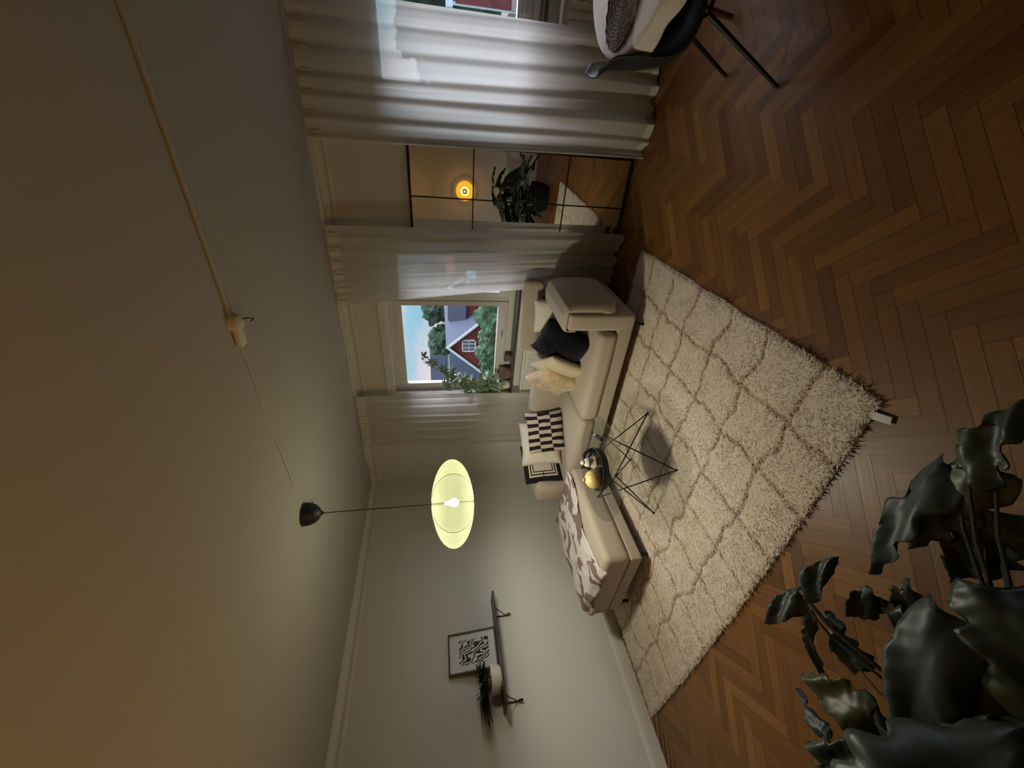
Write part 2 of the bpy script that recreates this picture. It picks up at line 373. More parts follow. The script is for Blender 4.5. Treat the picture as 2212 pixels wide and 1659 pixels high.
def rbox(x0, x1, y0, y1, z0, z1, r=.04, bulge=.0, n=10, wr=0.0, mtx=None, seed=0, tb=None):
    """soft upholstered block: rounded box with bulging faces; tb: extra bulge of the top only"""
    mb = MB(); lo = Vector((x0, y0, z0)); hi = Vector((x1, y1, z1)); c = (lo + hi) / 2; h = (hi - lo) / 2
    r = min(r, h.x * .98, h.y * .98, h.z * .98)
    def samples(half):
        s = [-half + r * (1 - math.cos(PI / 2 * i / 4)) for i in range(4)]
        m2 = [-half + r + (2 * half - 2 * r) * i / n for i in range(n + 1)]
        return s + m2 + [-a for a in s[::-1]]
    for ax in range(3):
        a, b = [(1, 2), (2, 0), (0, 1)][ax]; sa, sb = samples(h[a]), samples(h[b])
        for sg in (-1, 1):
            vs, fs = [], []
            for q in sb:
                for p_ in sa:
                    v = Vector((0, 0, 0)); v[ax] = sg * h[ax]; v[a] = p_; v[b] = q
                    inn = Vector([max(-(h[k2] - r), min(h[k2] - r, v[k2])) for k2 in range(3)]); d = v - inn
                    if d.length > 1e-9: v = inn + d.normalized() * r
                    ua, ub = p_ / h[a], q / h[b]
                    bl = bulge * max(0, 1 - ua * ua) * max(0, 1 - ub * ub)
                    if tb is not None: bl = tb * max(0, 1 - ua ** 4) * max(0, 1 - ub ** 4) if (ax == 2 and sg == 1) else bl * .3
                    v[ax] += sg * bl
                    if wr:
                        w = noise.noise(Vector((v.x * 5 + seed, v.y * 5, v.z * 5))) * wr + noise.noise(Vector((v.x * 16, v.y * 16 + seed, v.z * 16))) * wr * .3
                        v += (v.normalized()) * w
                    v = v + c
                    vs.append(mtx @ v if mtx else v)
            m2 = len(sa)
            for j in range(len(sb) - 1):
                for i in range(m2 - 1):
                    q4 = [j * m2 + i, j * m2 + i + 1, (j + 1) * m2 + i + 1, (j + 1) * m2 + i]
                    fs.append(q4 if sg > 0 else q4[::-1])
            mb.add(vs, fs)
    return mb
def weld(o, d=.0004):
    bm = bmesh.new(); bm.from_mesh(o.data); bmesh.ops.remove_doubles(bm, verts=bm.verts[:], dist=d); bm.to_mesh(o.data); bm.free()
    o.data.polygons.foreach_set('use_smooth', [True] * len(o.data.polygons)); return o

def pillow(w, h, t, mtx, seed=0, n=30, crumple=.012, sag=0.0, pinch=.07):
    """throw pillow in its local XZ plane, face towards -Y; mtx places it"""
    mb = MB()
    for sg in (-1, 1):
        def fn(u, v):
            a, b = 2 * u - 1, 2 * v - 1
            e2 = max(0, (1 - a ** 4) * (1 - b ** 4)); th = t / 2 * e2 ** .55
            px = a * w / 2 * (1 - pinch * (1 - b * b)); pz = b * h / 2 * (1 - pinch * (1 - a * a))
            q = Vector((px, 0, pz))
            nn = noise.noise(Vector((px * 7 + seed, pz * 7, seed * 1.3 + sg))) * crumple + noise.noise(Vector((px * 22 + seed, pz * 22, sg))) * crumple * .35
            q.y = sg * (th + nn * e2 ** .5) + sag * (a * a)
            q.z += noise.noise(Vector((px * 5, seed, 2.0))) * crumple
            return mtx @ q
        vs, fs, uvs = grid(fn, n, n)
        if sg > 0: fs = [f[::-1] for f in fs]; uvs = [q[::-1] for q in uvs]
        mb.add(vs, fs, uvs)
    return mb
def pmtx(loc, yaw=0, lean=0, roll=0):
    return Matrix.Translation(loc) @ Euler((0, 0, math.radians(yaw))).to_matrix().to_4x4() @ Euler((math.radians(-lean), 0, 0)).to_matrix().to_4x4() @ Euler((0, math.radians(roll), 0)).to_matrix().to_4x4()

# ------------------------------------------------------------------ room shell
H = 2.5; XR = 8.0; YB = -5.0; WT = .22
WINS = [(1.38, 2.97), (4.03, 5.62)]; ZS, ZT = .86, 2.10
# window wall in one mesh with the two openings
mb = MB(); xs = [-.2, WINS[0][0], WINS[0][1], WINS[1][0], WINS[1][1], XR + .2]
for i in range(5):
    if i in (1, 3): mb.box(xs[i], xs[i + 1], 0, WT, -.1, ZS); mb.box(xs[i], xs[i + 1], 0, WT, ZT, H + .1)
    else: mb.box(xs[i], xs[i + 1], 0, WT, -.1, H + .1)
struct(mb.build('wall_back', 'wall_paint', smooth=False))
struct(MB().box(-.2, 0, YB - .2, 0, -.1, H + .1).build('wall_left', 'wall_paint', smooth=False))
struct(MB().box(XR, XR + .2, YB - .2, 0, -.1, H + .1).build('wall_right', 'bounce_cut_paint', smooth=False))  # out of view, set far off and dark to weaken the bounce
struct(MB().box(0, XR, YB - .2, YB, -.1, H + .1).build('wall_front', 'wall_paint', smooth=False))
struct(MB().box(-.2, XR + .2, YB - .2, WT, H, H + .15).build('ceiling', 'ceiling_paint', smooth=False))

# herringbone parquet
def parquet():
    Lp, Wp = .390, .065; k2 = 6
    mb = MB(); tones = []; r = random.Random(3); g = .0006
    c45 = math.cos(PI / 4)
    def rot(x, y): return (x * c45 - y * c45, x * c45 + y * c45)
    rng = 150
    def plank(x, y, horiz):
        w, h = (Lp, Wp) if horiz else (Wp, Lp)
        cx, cy = rot(x + w / 2, y + h / 2)
        if not (-.35 < cx < XR + .35 and YB - .35 < cy < .35): return
        pts = [(x + g, y + g), (x + w - g, y + g), (x + w - g, y + h - g), (x + g, y + h - g)]
        pts = [rot(*q) for q in pts]; pts = [(min(max(a, -.01), XR + .01), min(max(b, YB - .01), .01)) for a, b in pts]
        o = r.random() * 50; u = [(o, o), (o + Lp, o), (o + Lp, o + Wp), (o, o + Wp)] if horiz else [(o, o), (o, o + Wp), (o + Lp, o + Wp), (o + Lp, o)]
        mb.add([(a, b, 0) for a, b in pts], [[0, 1, 2, 3]], [u]); tones.append(max(0, min(1, r.gauss(.45, .22))))
    # unit: horizontal block at (i*W*1, ...) stepping
    for s in range(-rng, rng):
        for t2 in range(-14, 15):
            bx = s * Wp + t2 * Lp; by = s * Wp - t2 * Lp
            plank(bx, by, True); plank(bx + Lp - 0, by - Lp + Wp, False)
    o = mb.build('floor', 'oak_parquet', smooth=False)
    a = o.data.attributes.new('tone', 'FLOAT', 'FACE'); a.data.foreach_set('value', tones)
    return struct(o)
parquet()
struct(MB().box(-.2, XR + .2, YB - .2, WT, -.12, -.0025).build('floor_subfloor', 'dark_wood', smooth=False))

# mouldings: a cove with a bead, and baseboards
def extr(profile, p0, p1, name, m='trim_paint'):
    """profile: (distance from wall, z); runs from p0 to p1 with the room on its left"""
    p0 = Vector((*p0, 0)); p1 = Vector((*p1, 0)); d = (p1 - p0).normalized(); nrm = Vector((-d.y, d.x, 0))
    mb = MB(); n = len(profile); vs = [p0 + nrm * a + Vector((0, 0, z)) for a, z in profile] + [p1 + nrm * a + Vector((0, 0, z)) for a, z in profile]
    fs = [[i, (i + 1) % n, (i + 1) % n + n, i + n] for i in range(n)] + [list(range(n))[::-1], list(range(n, 2 * n))]
    mb.add(vs, fs); return struct(mb.build(name, m))
cove = [(0, 2.40), (.022, 2.40), (.026, 2.41), (.024, 2.435), (.018, 2.442)] + [(.018 + .045 * (1 - math.cos(a * PI / 12)), 2.442 + .058 * math.sin(a * PI / 12)) for a in range(7)] + [(0, 2.5)]
base = [(0, 0), (.016, 0), (.016, .085), (.012, .105), (.006, .12), (0, .12)]
extr(cove, (0, 0), (0, YB), 'trim_1'); extr(cove, (XR, 0), (0, 0), 'trim_2'); extr(cove, (0, YB), (XR, YB), 'trim_3'); extr(cove, (XR, YB), (XR, 0), 'trim_4')
extr(base, (0, 0), (0, YB), 'baseboard_left'); extr(base, (0, YB), (XR, YB), 'baseboard_front'); extr(base, (XR, YB), (XR, 0), 'baseboard_right'); extr(base, (XR, 0), (0, 0), 'baseboard_back')

# windows
def window(idx, x0, x1, xm):
    root = bpy.data.objects.new('window_%d' % idx, None); COL.objects.link(root); root.location = (x0, 0, ZS); struct(root)
    y0, y1 = .075, .135
    mb = MB()
    for a, b, c, d in ((x0, x1, ZT - .055, ZT), (x0, x1, ZS, ZS + .06), (x0, x0 + .045, ZS + .06, ZT - .055), (x1 - .045, x1, ZS + .06, ZT - .055), (xm - .022, xm + .022, ZS + .06, ZT - .055)):
        mb.box(a, b, y0, y1, c, d, .002)
    mb.build('window_frame', 'white_frame', root)
    for a, b in ((x0 + .045, xm - .022), (xm + .022, x1 - .045)):
        s = MB(); w = .052
        for q in ((a, b, ZT - .055 - .07, ZT - .055), (a, b, ZS + .06, ZS + .165), (a, a + w, ZS + .165, ZT - .125), (b - w, b, ZS + .165, ZT - .125)):
            s.box(q[0] + .003, q[1] - .003, y0 - .014, y1 - .02, q[2], q[3], .002)
        so = s.build('sash', 'white_frame', root)
        MB().box(a + w - .005, b - w + .005, .092, .097, ZS + .16, ZT - .12).build('window_pane', 'window_glass', so, smooth=False)
        hx = (a + b) / 2 + .12
        MB().box(hx - .012, hx + .012, y0 - .024, y0 - .012, ZS + .10, ZS + .135, .003).tube([(hx, y0 - .02, ZS + .118), (hx, y0 - .045, ZS + .118), (hx + .075, y0 - .045, ZS + .122)], .005).build('window_handle', 'sash_metal', so)
    # casing on the wall round the opening
    mb = MB(); cw = .085
    mb.box(x0 - cw, x1 + cw, -.020, .0, ZT, ZT + cw, .004); mb.box(x0 - cw, x0, -.018, .0, ZS, ZT, .004); mb.box(x1, x1 + cw, -.018, .0, ZS, ZT, .004)
    mb.box(x0 - .002, x0 + .004, 0, y0, ZS, ZT); mb.box(x1 - .004, x1 + .002, 0, y0, ZS, ZT); mb.box(x0, x1, 0, y0, ZT - .004, ZT + .002)
    mb.build('window_casing', 'white_frame', root)
    MB().box(x0 - .08, x1 + .08, -.055, .08, ZS - .028, ZS + .002, .006).build('window_sill', 'sill_stone', root)
window(1, WINS[0][0], WINS[0][1], 2.46)
window(2, WINS[1][0], WINS[1][1], 4.86)

# radiators under the windows
def radiator(x0, x1, label):
    t = thing('radiator', label, 'radiator', ((x0 + x1) / 2, -.07, .14))
    MB().box(x0, x1, -.105, -.035, .14, .735, .01).build('radiator_panel', 'trim_paint', t)
    mb = MB(); n = int((x1 - x0) / .05)
    for i in range(n): mb.box(x0 + .02 + i * .05, x0 + .045 + i * .05, -.112, -.104, .18, .70, .003)
    mb.build('fins', 'trim_paint', t)
    MB().box(x0 - .004, x1 + .004, -.118, -.03, .735, .755, .005).build('top_grille', 'white_frame', t)
    for xb in (x0 + .1, x1 - .13): MB().box(xb, xb + .03, -.035, -.001, .55, .6).build('wall_bracket', 'trim_paint', t)
    MB().tube([(x1 - .02, -.07, .16), (x1 - .02, -.07, .0)], .008).build('pipe', 'trim_paint', t)
radiator(1.42, 2.60, 'pale panel radiator under the window behind the sofa')
radiator(4.20, 5.40, 'pale panel radiator under the window by the dining table')

# curtain rail strip on the ceiling
rail = thing('curtain_rail', 'long white curtain rail fixed along the ceiling above the windows', 'curtain rail', (2.5, -.12, 2.5))
MB().box(.50, 6.2, -.155, -.085, 2.482, 2.5, .003).build('rail_strip', 'trim_paint', rail)
for x in (.9, 1.9, 2.9, 3.9, 4.9, 5.9): MB().box(x - .012, x + .012, -.165, -.075, 2.476, 2.484, .002).build('rail_clip', 'white_frame', rail)

# curtains
def curtain(name_label, top, bot, folds, seed, amp=.05, ybulge=None, group='sheer curtains on the window wall', zb=.012, y0=-.14):
    """top, bot: (x0, x1)"""
    r = random.Random(seed); ph = [r.random() * 6.28 for _ in range(4)]
    root = thing('sheer_curtain', name_label, 'curtain', ((top[0] + top[1]) / 2, y0, 0), group)
    nu, nv = folds * 14, 40
    def fn(u, v, tape=False):
        z = 2.478 + (zb - 2.478) * v
        k2 = v ** .8; x = (top[0] + (top[1] - top[0]) * u) * (1 - k2) + (bot[0] + (bot[1] - bot[0]) * u) * k2
        uu = u + .012 * math.sin(5 * v + ph[0]) * v + .075 * noise.noise(Vector((u * 3.1, seed * 1.7, v * .5)))
        
        a = amp * (.35 + .65 * v)
        w = math.sin(2 * PI * folds * uu + ph[1]) * a * .55 + math.sin(2 * PI * folds * .43 * uu + ph[2] + 1.2 * v) * a * .5 * v + math.sin(2 * PI * folds * 1.9 * uu + ph[3]) * a * .18
        w += noise.noise(Vector((u * 9 + seed, v * 3, 0))) * .02 * v
        y = y0 - .028 - w * (1 if not tape else 1) - .012
        if ybulge: y -= ybulge(u, v)
        if v > .96: z += .03 * (v - .96) / .04 * noise.noise(Vector((u * 11, seed, 1)))
        return (x, min(y, -.062), max(z, .006))
    vs, fs, uvs = grid(fn, nu, nv); mb = MB(); mb.add(vs, fs, uvs)
    mb.build('cloth', 'sheer_curtain', root, auto=False, loc=root.location)
    vt = .036
    def ft(u, v):
        q = Vector(fn(u, vt * v)); q.y -= .004; return q
    vs, fs, uvs = grid(ft, nu, 2); mb = MB(); mb.add(vs, fs, uvs)
    # little pinch pleats
    for i in range(folds):
        q = Vector(fn((i + .5) / folds, vt * .6)); mb.box(q.x - .006, q.x + .006, q.y - .012, q.y - .002, q.z - .035, q.z + .03, .002)
    mb.build('header_tape', 'curtain_tape', root, loc=root.location)
    vs, fs, uvs = grid(lambda u, v: Vector(fn(u, 1 - .022 + .022 * v)) + Vector((0, -.003, 0)), nu, 1); mb = MB(); mb.add(vs, fs, uvs)
    mb.build('hem', 'curtain_tape', root, loc=root.location)
    return root
curtain('sheer cream curtain beside the far corner, left of the window with the potted plant', (.80, 1.49), (.70, 1.48), 7, 3, .040)
curtain('narrow sheer cream curtain hanging between the window and the mirror', (2.47, 3.16), (2.72, 3.20), 6, 5, .038, ybulge=lambda u, v: .07 * v * u ** 3)
curtain('wide sheer cream curtain right of the mirror, lit blue by the second window', (3.73, 4.52), (3.78, 4.50), 7, 8, .042, ybulge=lambda u, v: .10 * v * v * math.exp(-((u - .25) / .2) ** 2) + .03 * v)

# mirror
def mirror():
    x0, x1, z1 = 3.01, 3.755, 1.815; y = -.03
    y = 0.0; MP = Matrix.Translation((0, -.09, .003)) @ Euler((math.radians(-1.8), 0, 0)).to_matrix().to_4x4()
    t = thing('wall_mirror', 'large frameless-looking mirror with thin black grid bars, standing on the floor against the wall', 'mirror', ((x0 + x1) / 2, y, 0))
    t['label'] = 'large mirror with thin black grid bars, standing on the floor against the wall'
    MB().box(x0, x1, y + .002, y + .028, .002, z1, mtx=MP).build('backing', 'black_metal', t, smooth=False)
    mb = MB()
    vs = [MP @ Vector(q) for q in ((x0, y, .004), (x1, y, .004), (x1, y, z1), (x0, y, z1))]; mb.add(vs, [[0, 1, 2, 3]]); mb.build('mirror_glass', 'mirror_glass', t, smooth=False)
    mb = MB(); b = .009
    mb.box(x0 - b, x0 + b, y - .014, y + .014, 0, z1 + b, .002, mtx=MP).box(x1 - b, x1 + b, y - .014, y + .014, 0, z1 + b, .002, mtx=MP)
    mb.box(x0, x1, y - .014, y + .014, 0, .022, .002, mtx=MP).box(x0, x1, y - .014, y + .014, z1 - b, z1 + b, .002, mtx=MP)
    mb.build('frame', 'black_metal', t)
    for x in (3.380,): MB().box(x - .0045, x + .0045, y - .008, y + .002, .01, z1, .001, mtx=MP).build('glazing_bar', 'black_metal', t)
    for z in (.539, 1.311): MB().box(x0, x1, y - .008, y + .002, z - .0045, z + .0045, .001, mtx=MP).build('glazing_bar', 'black_metal', t)
mirror()

# ------------------------------------------------------------------ sofa
def sofa():
    t = thing('corner_sofa', 'beige fabric corner sofa standing along the window wall', 'sofa', (1.7, -.6, 0))
    P = lambda mb, n, m='sofa_fabric': weld(mb.build(n, m, t, auto=False))
    P(rbox(.62, 2.76, -.995, -.20, .105, .235, .018, n=4), 'base_frame')
    P(rbox(.80, 1.745, -1.015, -.36, .225, .365, .045, .006, n=12, wr=.004, seed=2, tb=.012), 'seat_cushion')
    P(rbox(1.755, 2.63, -1.02, -.36, .225, .375, .045, .006, n=12, wr=.004, seed=5, tb=.018), 'seat_cushion')
    P(rbox(.62, 2.66, -.40, -.20, .20, .665, .05, .012, n=12, wr=.005, seed=3), 'rear_backrest')
    P(rbox(.62, .825, -.985, -.22, .20, .66, .05, .010, n=10, wr=.005, seed=8), 'side_backrest')
    P(rbox(2.645, 2.79, -.995, -.20, .105, .645, .03, .003, n=8), 'armrest')
    # pad folded over the armrest
    prof = [(2.868, .24), (2.875, .42), (2.87, .59), (2.84, .668), (2.76, .695), (2.67, .688), (2.625, .662), (2.612, .62), (2.612, .57)]
    def outer(u, v):
        s = u * (len(prof) - 1); i = min(int(s), len(prof) - 2); f = s - i
        x = prof[i][0] * (1 - f) + prof[i + 1][0] * f; z = prof[i][1] * (1 - f) + prof[i + 1][1] * f
        return x, z
    mb = MB(); nu, nv = 40, 24; rows = []
    for j in range(nv + 1):
        y = -.985 + .64 * j / nv
        e = min(1, min(j, nv - j) / 3.0); e = math.sqrt(max(0, 1 - (1 - e) ** 2))
        loop = []
        cx, cz = 2.725, .45
        for i in range(nu + 1):
            x, z = outer(i / nu, 0); loop.append((x, z))
        inner = []
        for (x, z) in loop:
            # move towards the panel by the pad thickness
            if z > .64 and 2.64 < x < 2.85: q = (min(max(x, 2.648), 2.793), .648)
            elif x > 2.725: q = (2.793, min(z, .645))
            else: q = (2.643, min(z, .645))
            inner.append(q)
        full = [(x * e + ix * (1 - e), z * e + iz * (1 - e)) if e < 1 else (x, z) for (x, z), (ix, iz) in zip(loop, inner)]
        ee = min(1, min(j, nv - j) / 6.0); rz = .24 + .13 * (1 - math.sqrt(1 - (1 - ee) ** 2))
        full = [(x, max(z, rz)) if x > 2.8 else (x, z) for x, z in full]; inner = [(x, max(z, rz)) if x > 2.75 else (x, z) for x, z in inner]
        yy = y
        rows.append([(x, yy, z) for x, z in full] + [(x, yy, z) for x, z in inner[::-1]])
    n = len(rows[0]); vs = [q for r in rows for q in r]; fs = []
    for j in range(nv):
        for i in range(n): fs.append([j * n + i, (j + 1) * n + i, (j + 1) * n + (i + 1) % n, j * n + (i + 1) % n])
    fs.append(list(range(n))); fs.append([nv * n + i for i in range(n)][::-1])
    mb.add(vs, fs); o = P(mb, 'armrest_pad')
    sub = o.modifiers.new('soft', 'SUBSURF'); sub.levels = 1; sub.render_levels = 1
    P(rbox(2.09, 2.79, -.325, -.215, .682, .852, .035, .008, n=10, wr=.004, seed=11), 'headrest')
    for x, y in ((2.70, -.95), (2.70, -.26), (.68, -.95), (.68, -.26)):
        MB().tube([(x, y, .115), (x + .005, y - .03, .0)], [.017, .011], 10).build('leg', 'black_metal', t)
sofa()

def ottoman():
    t = thing('footstool', 'beige fabric footstool under a brown and white throw', 'footstool', (.83, -1.6, 0))
    P = lambda mb, n: weld(mb.build(n, 'sofa_fabric', t, auto=False))
    P(rbox(.44, 1.225, -2.06, -1.09, .10, .20, .015, n=4), 'base_frame')
    P(rbox(.435, 1.235, -2.065, -1.085, .195, .405, .045, .008, n=12, wr=.004, seed=20, tb=.012), 'seat_cushion')
    for x, y in ((1.175, -1.99), (.50, -2.02), (1.175, -1.16), (.50, -1.16)):
        MB().tube([(x, y, .11), (x, y - .01, .0)], [.016, .012], 10).box(x - .03, x + .03, y - .03, y + .03, .092, .102, .002).build('leg', 'black_metal', t)
ottoman()

# hide throw draped over the footstool
def throw():
    def fn(u, v):
        # u across x (from far left over the top), v along y
        y = -1.10 - .965 * v
        s = -.16 + u * (.94 - .16 * math.sin(v * 2.1) ** 2) + .02 * math.sin(9 * v) * u
        top = .428
        xl = .425
        if s < 0: x = xl - .010 + .01 * math.sin(8 * v); z = top - .02 + s
        else: x = xl + s; z = top
        wr = noise.noise(Vector((u * 4, v * 6, 3.1))) * .022 + abs(noise.noise(Vector((u * 9, v * 11, 7.7)))) * .016
        if s >= 0: z += max(wr, -.004) + .02 * math.sin(u * PI) * (.4 + .6 * v)
        else: x -= abs(wr)
        # the near end hangs a little over the front edge
        if v > .94 and s > -.02: y -= .015; z -= (v - .94) * 1.6 * (.6 + .6 * noise.noise(Vector((u * 5, 0, 9))))
        z = max(z, .12)
        return (x, y, z)
    vs, fs, uvs = grid(fn, 60, 70); mb = MB(); mb.add(vs, fs, [[(a * 2.0, b * 2.4) for a, b in q] for q in uvs])
    o = mb.build('throw_blanket', 'hide_throw', auto=False); solidify(o, .012, 1)
    tag(o, 'white and brown hide-patterned throw spread over the footstool', 'throw')
throw()

# pillows
def add_pillow(name, m, label, *a, group='throw pillows on the sofa', **kw):
    o = weld(pillow(*a, **kw).build(name, m, auto=False)); tag(o, label, 'pillow', group); return o
add_pillow('throw_pillow', 'maze_cotton', 'white throw pillow with black border and nested black lines, leftmost on the sofa', .45, .40, .10, pmtx((.885, -.675, .565), 72, 6), seed=1, crumple=.004, pinch=.02)
add_pillow('throw_pillow', 'white_cotton', 'plain off-white pillow between the black-bordered and the checked pillow', .47, .42, .13, pmtx((1.115, -.60, .590), 52, 12), seed=2, crumple=.014)
add_pillow('throw_pillow', 'checked_fleece', 'fluffy brown and cream checked pillow in the sofa corner', .44, .40, .17, pmtx((1.27, -.60, .545), 42, 18, -4), seed=3, crumple=.018)
add_pillow('throw_pillow', 'tan_velvet', 'crumpled shiny tan pillow left of the smooth cream pillow', .43, .43, .16, pmtx((1.93, -.60, .55), -34, 20, 18), seed=4, crumple=.03, pinch=.12)
add_pillow('throw_pillow', 'cream_linen', 'smooth cream pillow between the tan pillow and the black pillow', .44, .42, .12, pmtx((2.10, -.66, .535), -46, 18, 14), seed=5, crumple=.006)
add_pillow('throw_pillow', 'black_fur', 'shaggy black pillow leaning by the sofa armrest', .46, .46, .20, pmtx((2.36, -.68, .555), -26, 26, 10), seed=6, crumple=.022)
add_pillow('throw_pillow', 'white_cotton', 'small pale fluffy pillow wedged between armrest and headrest', .36, .30, .11, pmtx((2.50, -.42, .62), -10, 14, -6), seed=7, crumple=.014)
# ------------------------------------------------------------------ glass coffee table
def coffee_table():
    cx, cy, zt = 1.84, -1.655, .445; zr = .022
    t = thing('coffee_table', 'small round glass coffee table with zigzag black wire legs', 'table', (cx, cy, 0))
    MB().lathe([(.0001, zt), (.388, zt), (.392, zt + .003), (.388, zt + .008), (.0001, zt + .008)], (cx, cy, 0), 64).build('glass_top', 'table_glass', t)
    F = [(.305, .245), (.215, -.268), (-.29, -.236), (-.22, .26)]; T = [(.255, .08), (.15, -.22), (-.255, -.08), (-.15, .22)]
    for k2 in range(4):
        mb = MB()
        for j in ((k2 + 1) % 4, (k2 - 1) % 4):
            mb.tube([(cx + F[k2][0], cy + F[k2][1], zr + .005), (cx + T[j][0], cy + T[j][1], zt - .004)], .0048, 8)
        mb.lathe([(.0001, zr), (.008, zr), (.008, zr + .012), (.0001, zr + .012)], (cx + F[k2][0], cy + F[k2][1], 0), 10)
        mb.build('wire_leg', 'black_metal', t)
    # tray and what stands on it
    tx, ty = 1.885, -1.715; z0 = zt + .008
    tr = thing('footed_tray', 'black round footed tray on the glass table', 'tray', (tx, ty, z0))
    MB().lathe([(.0001, z0 + .028), (.125, z0 + .028), (.142, z0 + .036), (.146, z0 + .060), (.156, z0 + .060), (.158, z0 + .030), (.150, z0 + .012), (.0001, z0 + .012)], (tx, ty, 0), 48).build('dish', 'black_plastic', tr)
    for a in (20, 110, 200, 290):
        x = tx + .085 * math.cos(math.radians(a)); y = ty + .085 * math.sin(math.radians(a))
        MB().lathe([(.0001, z0), (.014, z0), (.020, z0 + .018), (.0001, z0 + .018)], (x, y, 0), 16).build('foot', 'black_plastic', tr)
    # black loop handle on the right
    pts = []
    for i in range(13):
        a = PI * i / 12; s = math.cos(a) * .075; pts.append((tx + .03 + s * .75, ty + .09 + s * .45, z0 + .045 + .085 * math.sin(a)))
    MB().tube(pts, .013, 10).build('handle', 'black_plastic', tr)
    bx, by = tx - .015, ty - .075; zb = z0 + .028
    b = thing('candle_globe', 'gold glitter glass globe on the black tray', 'candle holder', (bx, by, zb))
    MB().lathe([(.0001, zb), (.03, zb + .002)] + [(.068 * math.sin(a * PI / 20), zb + .064 - .066 * math.cos(a * PI / 20)) for a in range(4, 20)] + [(.012, zb + .132), (.010, zb + .145), (.0001, zb + .147)], (bx, by, 0), 32).build('globe', 'gold_glass', b)
    vx, vy = tx + .065, ty + .015
    v = thing('house_vase', 'white lidded jar with a faceted beige dotted body on the black tray', 'jar', (vx, vy, zb))
    MB().lathe([(.0001, zb), (.052, zb), (.052, zb + .05), (.030, zb + .088), (.0001, zb + .088)], (vx, vy, 0), 5).build('body', 'stone_beige', v, smooth=False)
    mb = MB()
    for i in range(5):
        a0 = 2 * PI * (i + .5) / 5; n = Vector((math.cos(a0), math.sin(a0), 0)); s = Vector((-n.y, n.x, 0))
        for du in (-.016, 0, .016):
            for dz in (.014, .034):
                c = Vector((vx, vy, zb + dz)) + n * .0425 + s * du; mb.tube([c - n * .002, c + n * .001], .0038, 8)
    mb.build('dots', 'walnut', v)
    MB().lathe([(.028, zb + .086), (.034, zb + .10), (.026, zb + .118), (.012, zb + .122), (.012, zb + .130), (.017, zb + .138), (.010, zb + .148), (.0001, zb + .149)], (vx, vy, 0), 24).build('lid', 'white_ceramic', v)
    l = thing('lighter', 'black and white stick lighter lying on the glass table', 'lighter', (2.05, -1.52, z0))
    d = Vector((-.10, .20, 0)).normalized(); a = Vector((2.085, -1.61, z0 + .013))
    MB().tube([a, a + d * .10], .015, 12).build('grip', 'black_plastic', l)
    MB().tube([a + d * .10, a + d * .135], [.011, .008], 10).build('collar', 'paper_white', l)
    MB().tube([a + d * .135, a + d * .21], .005, 8).build('nozzle', 'black_metal', l)
coffee_table()

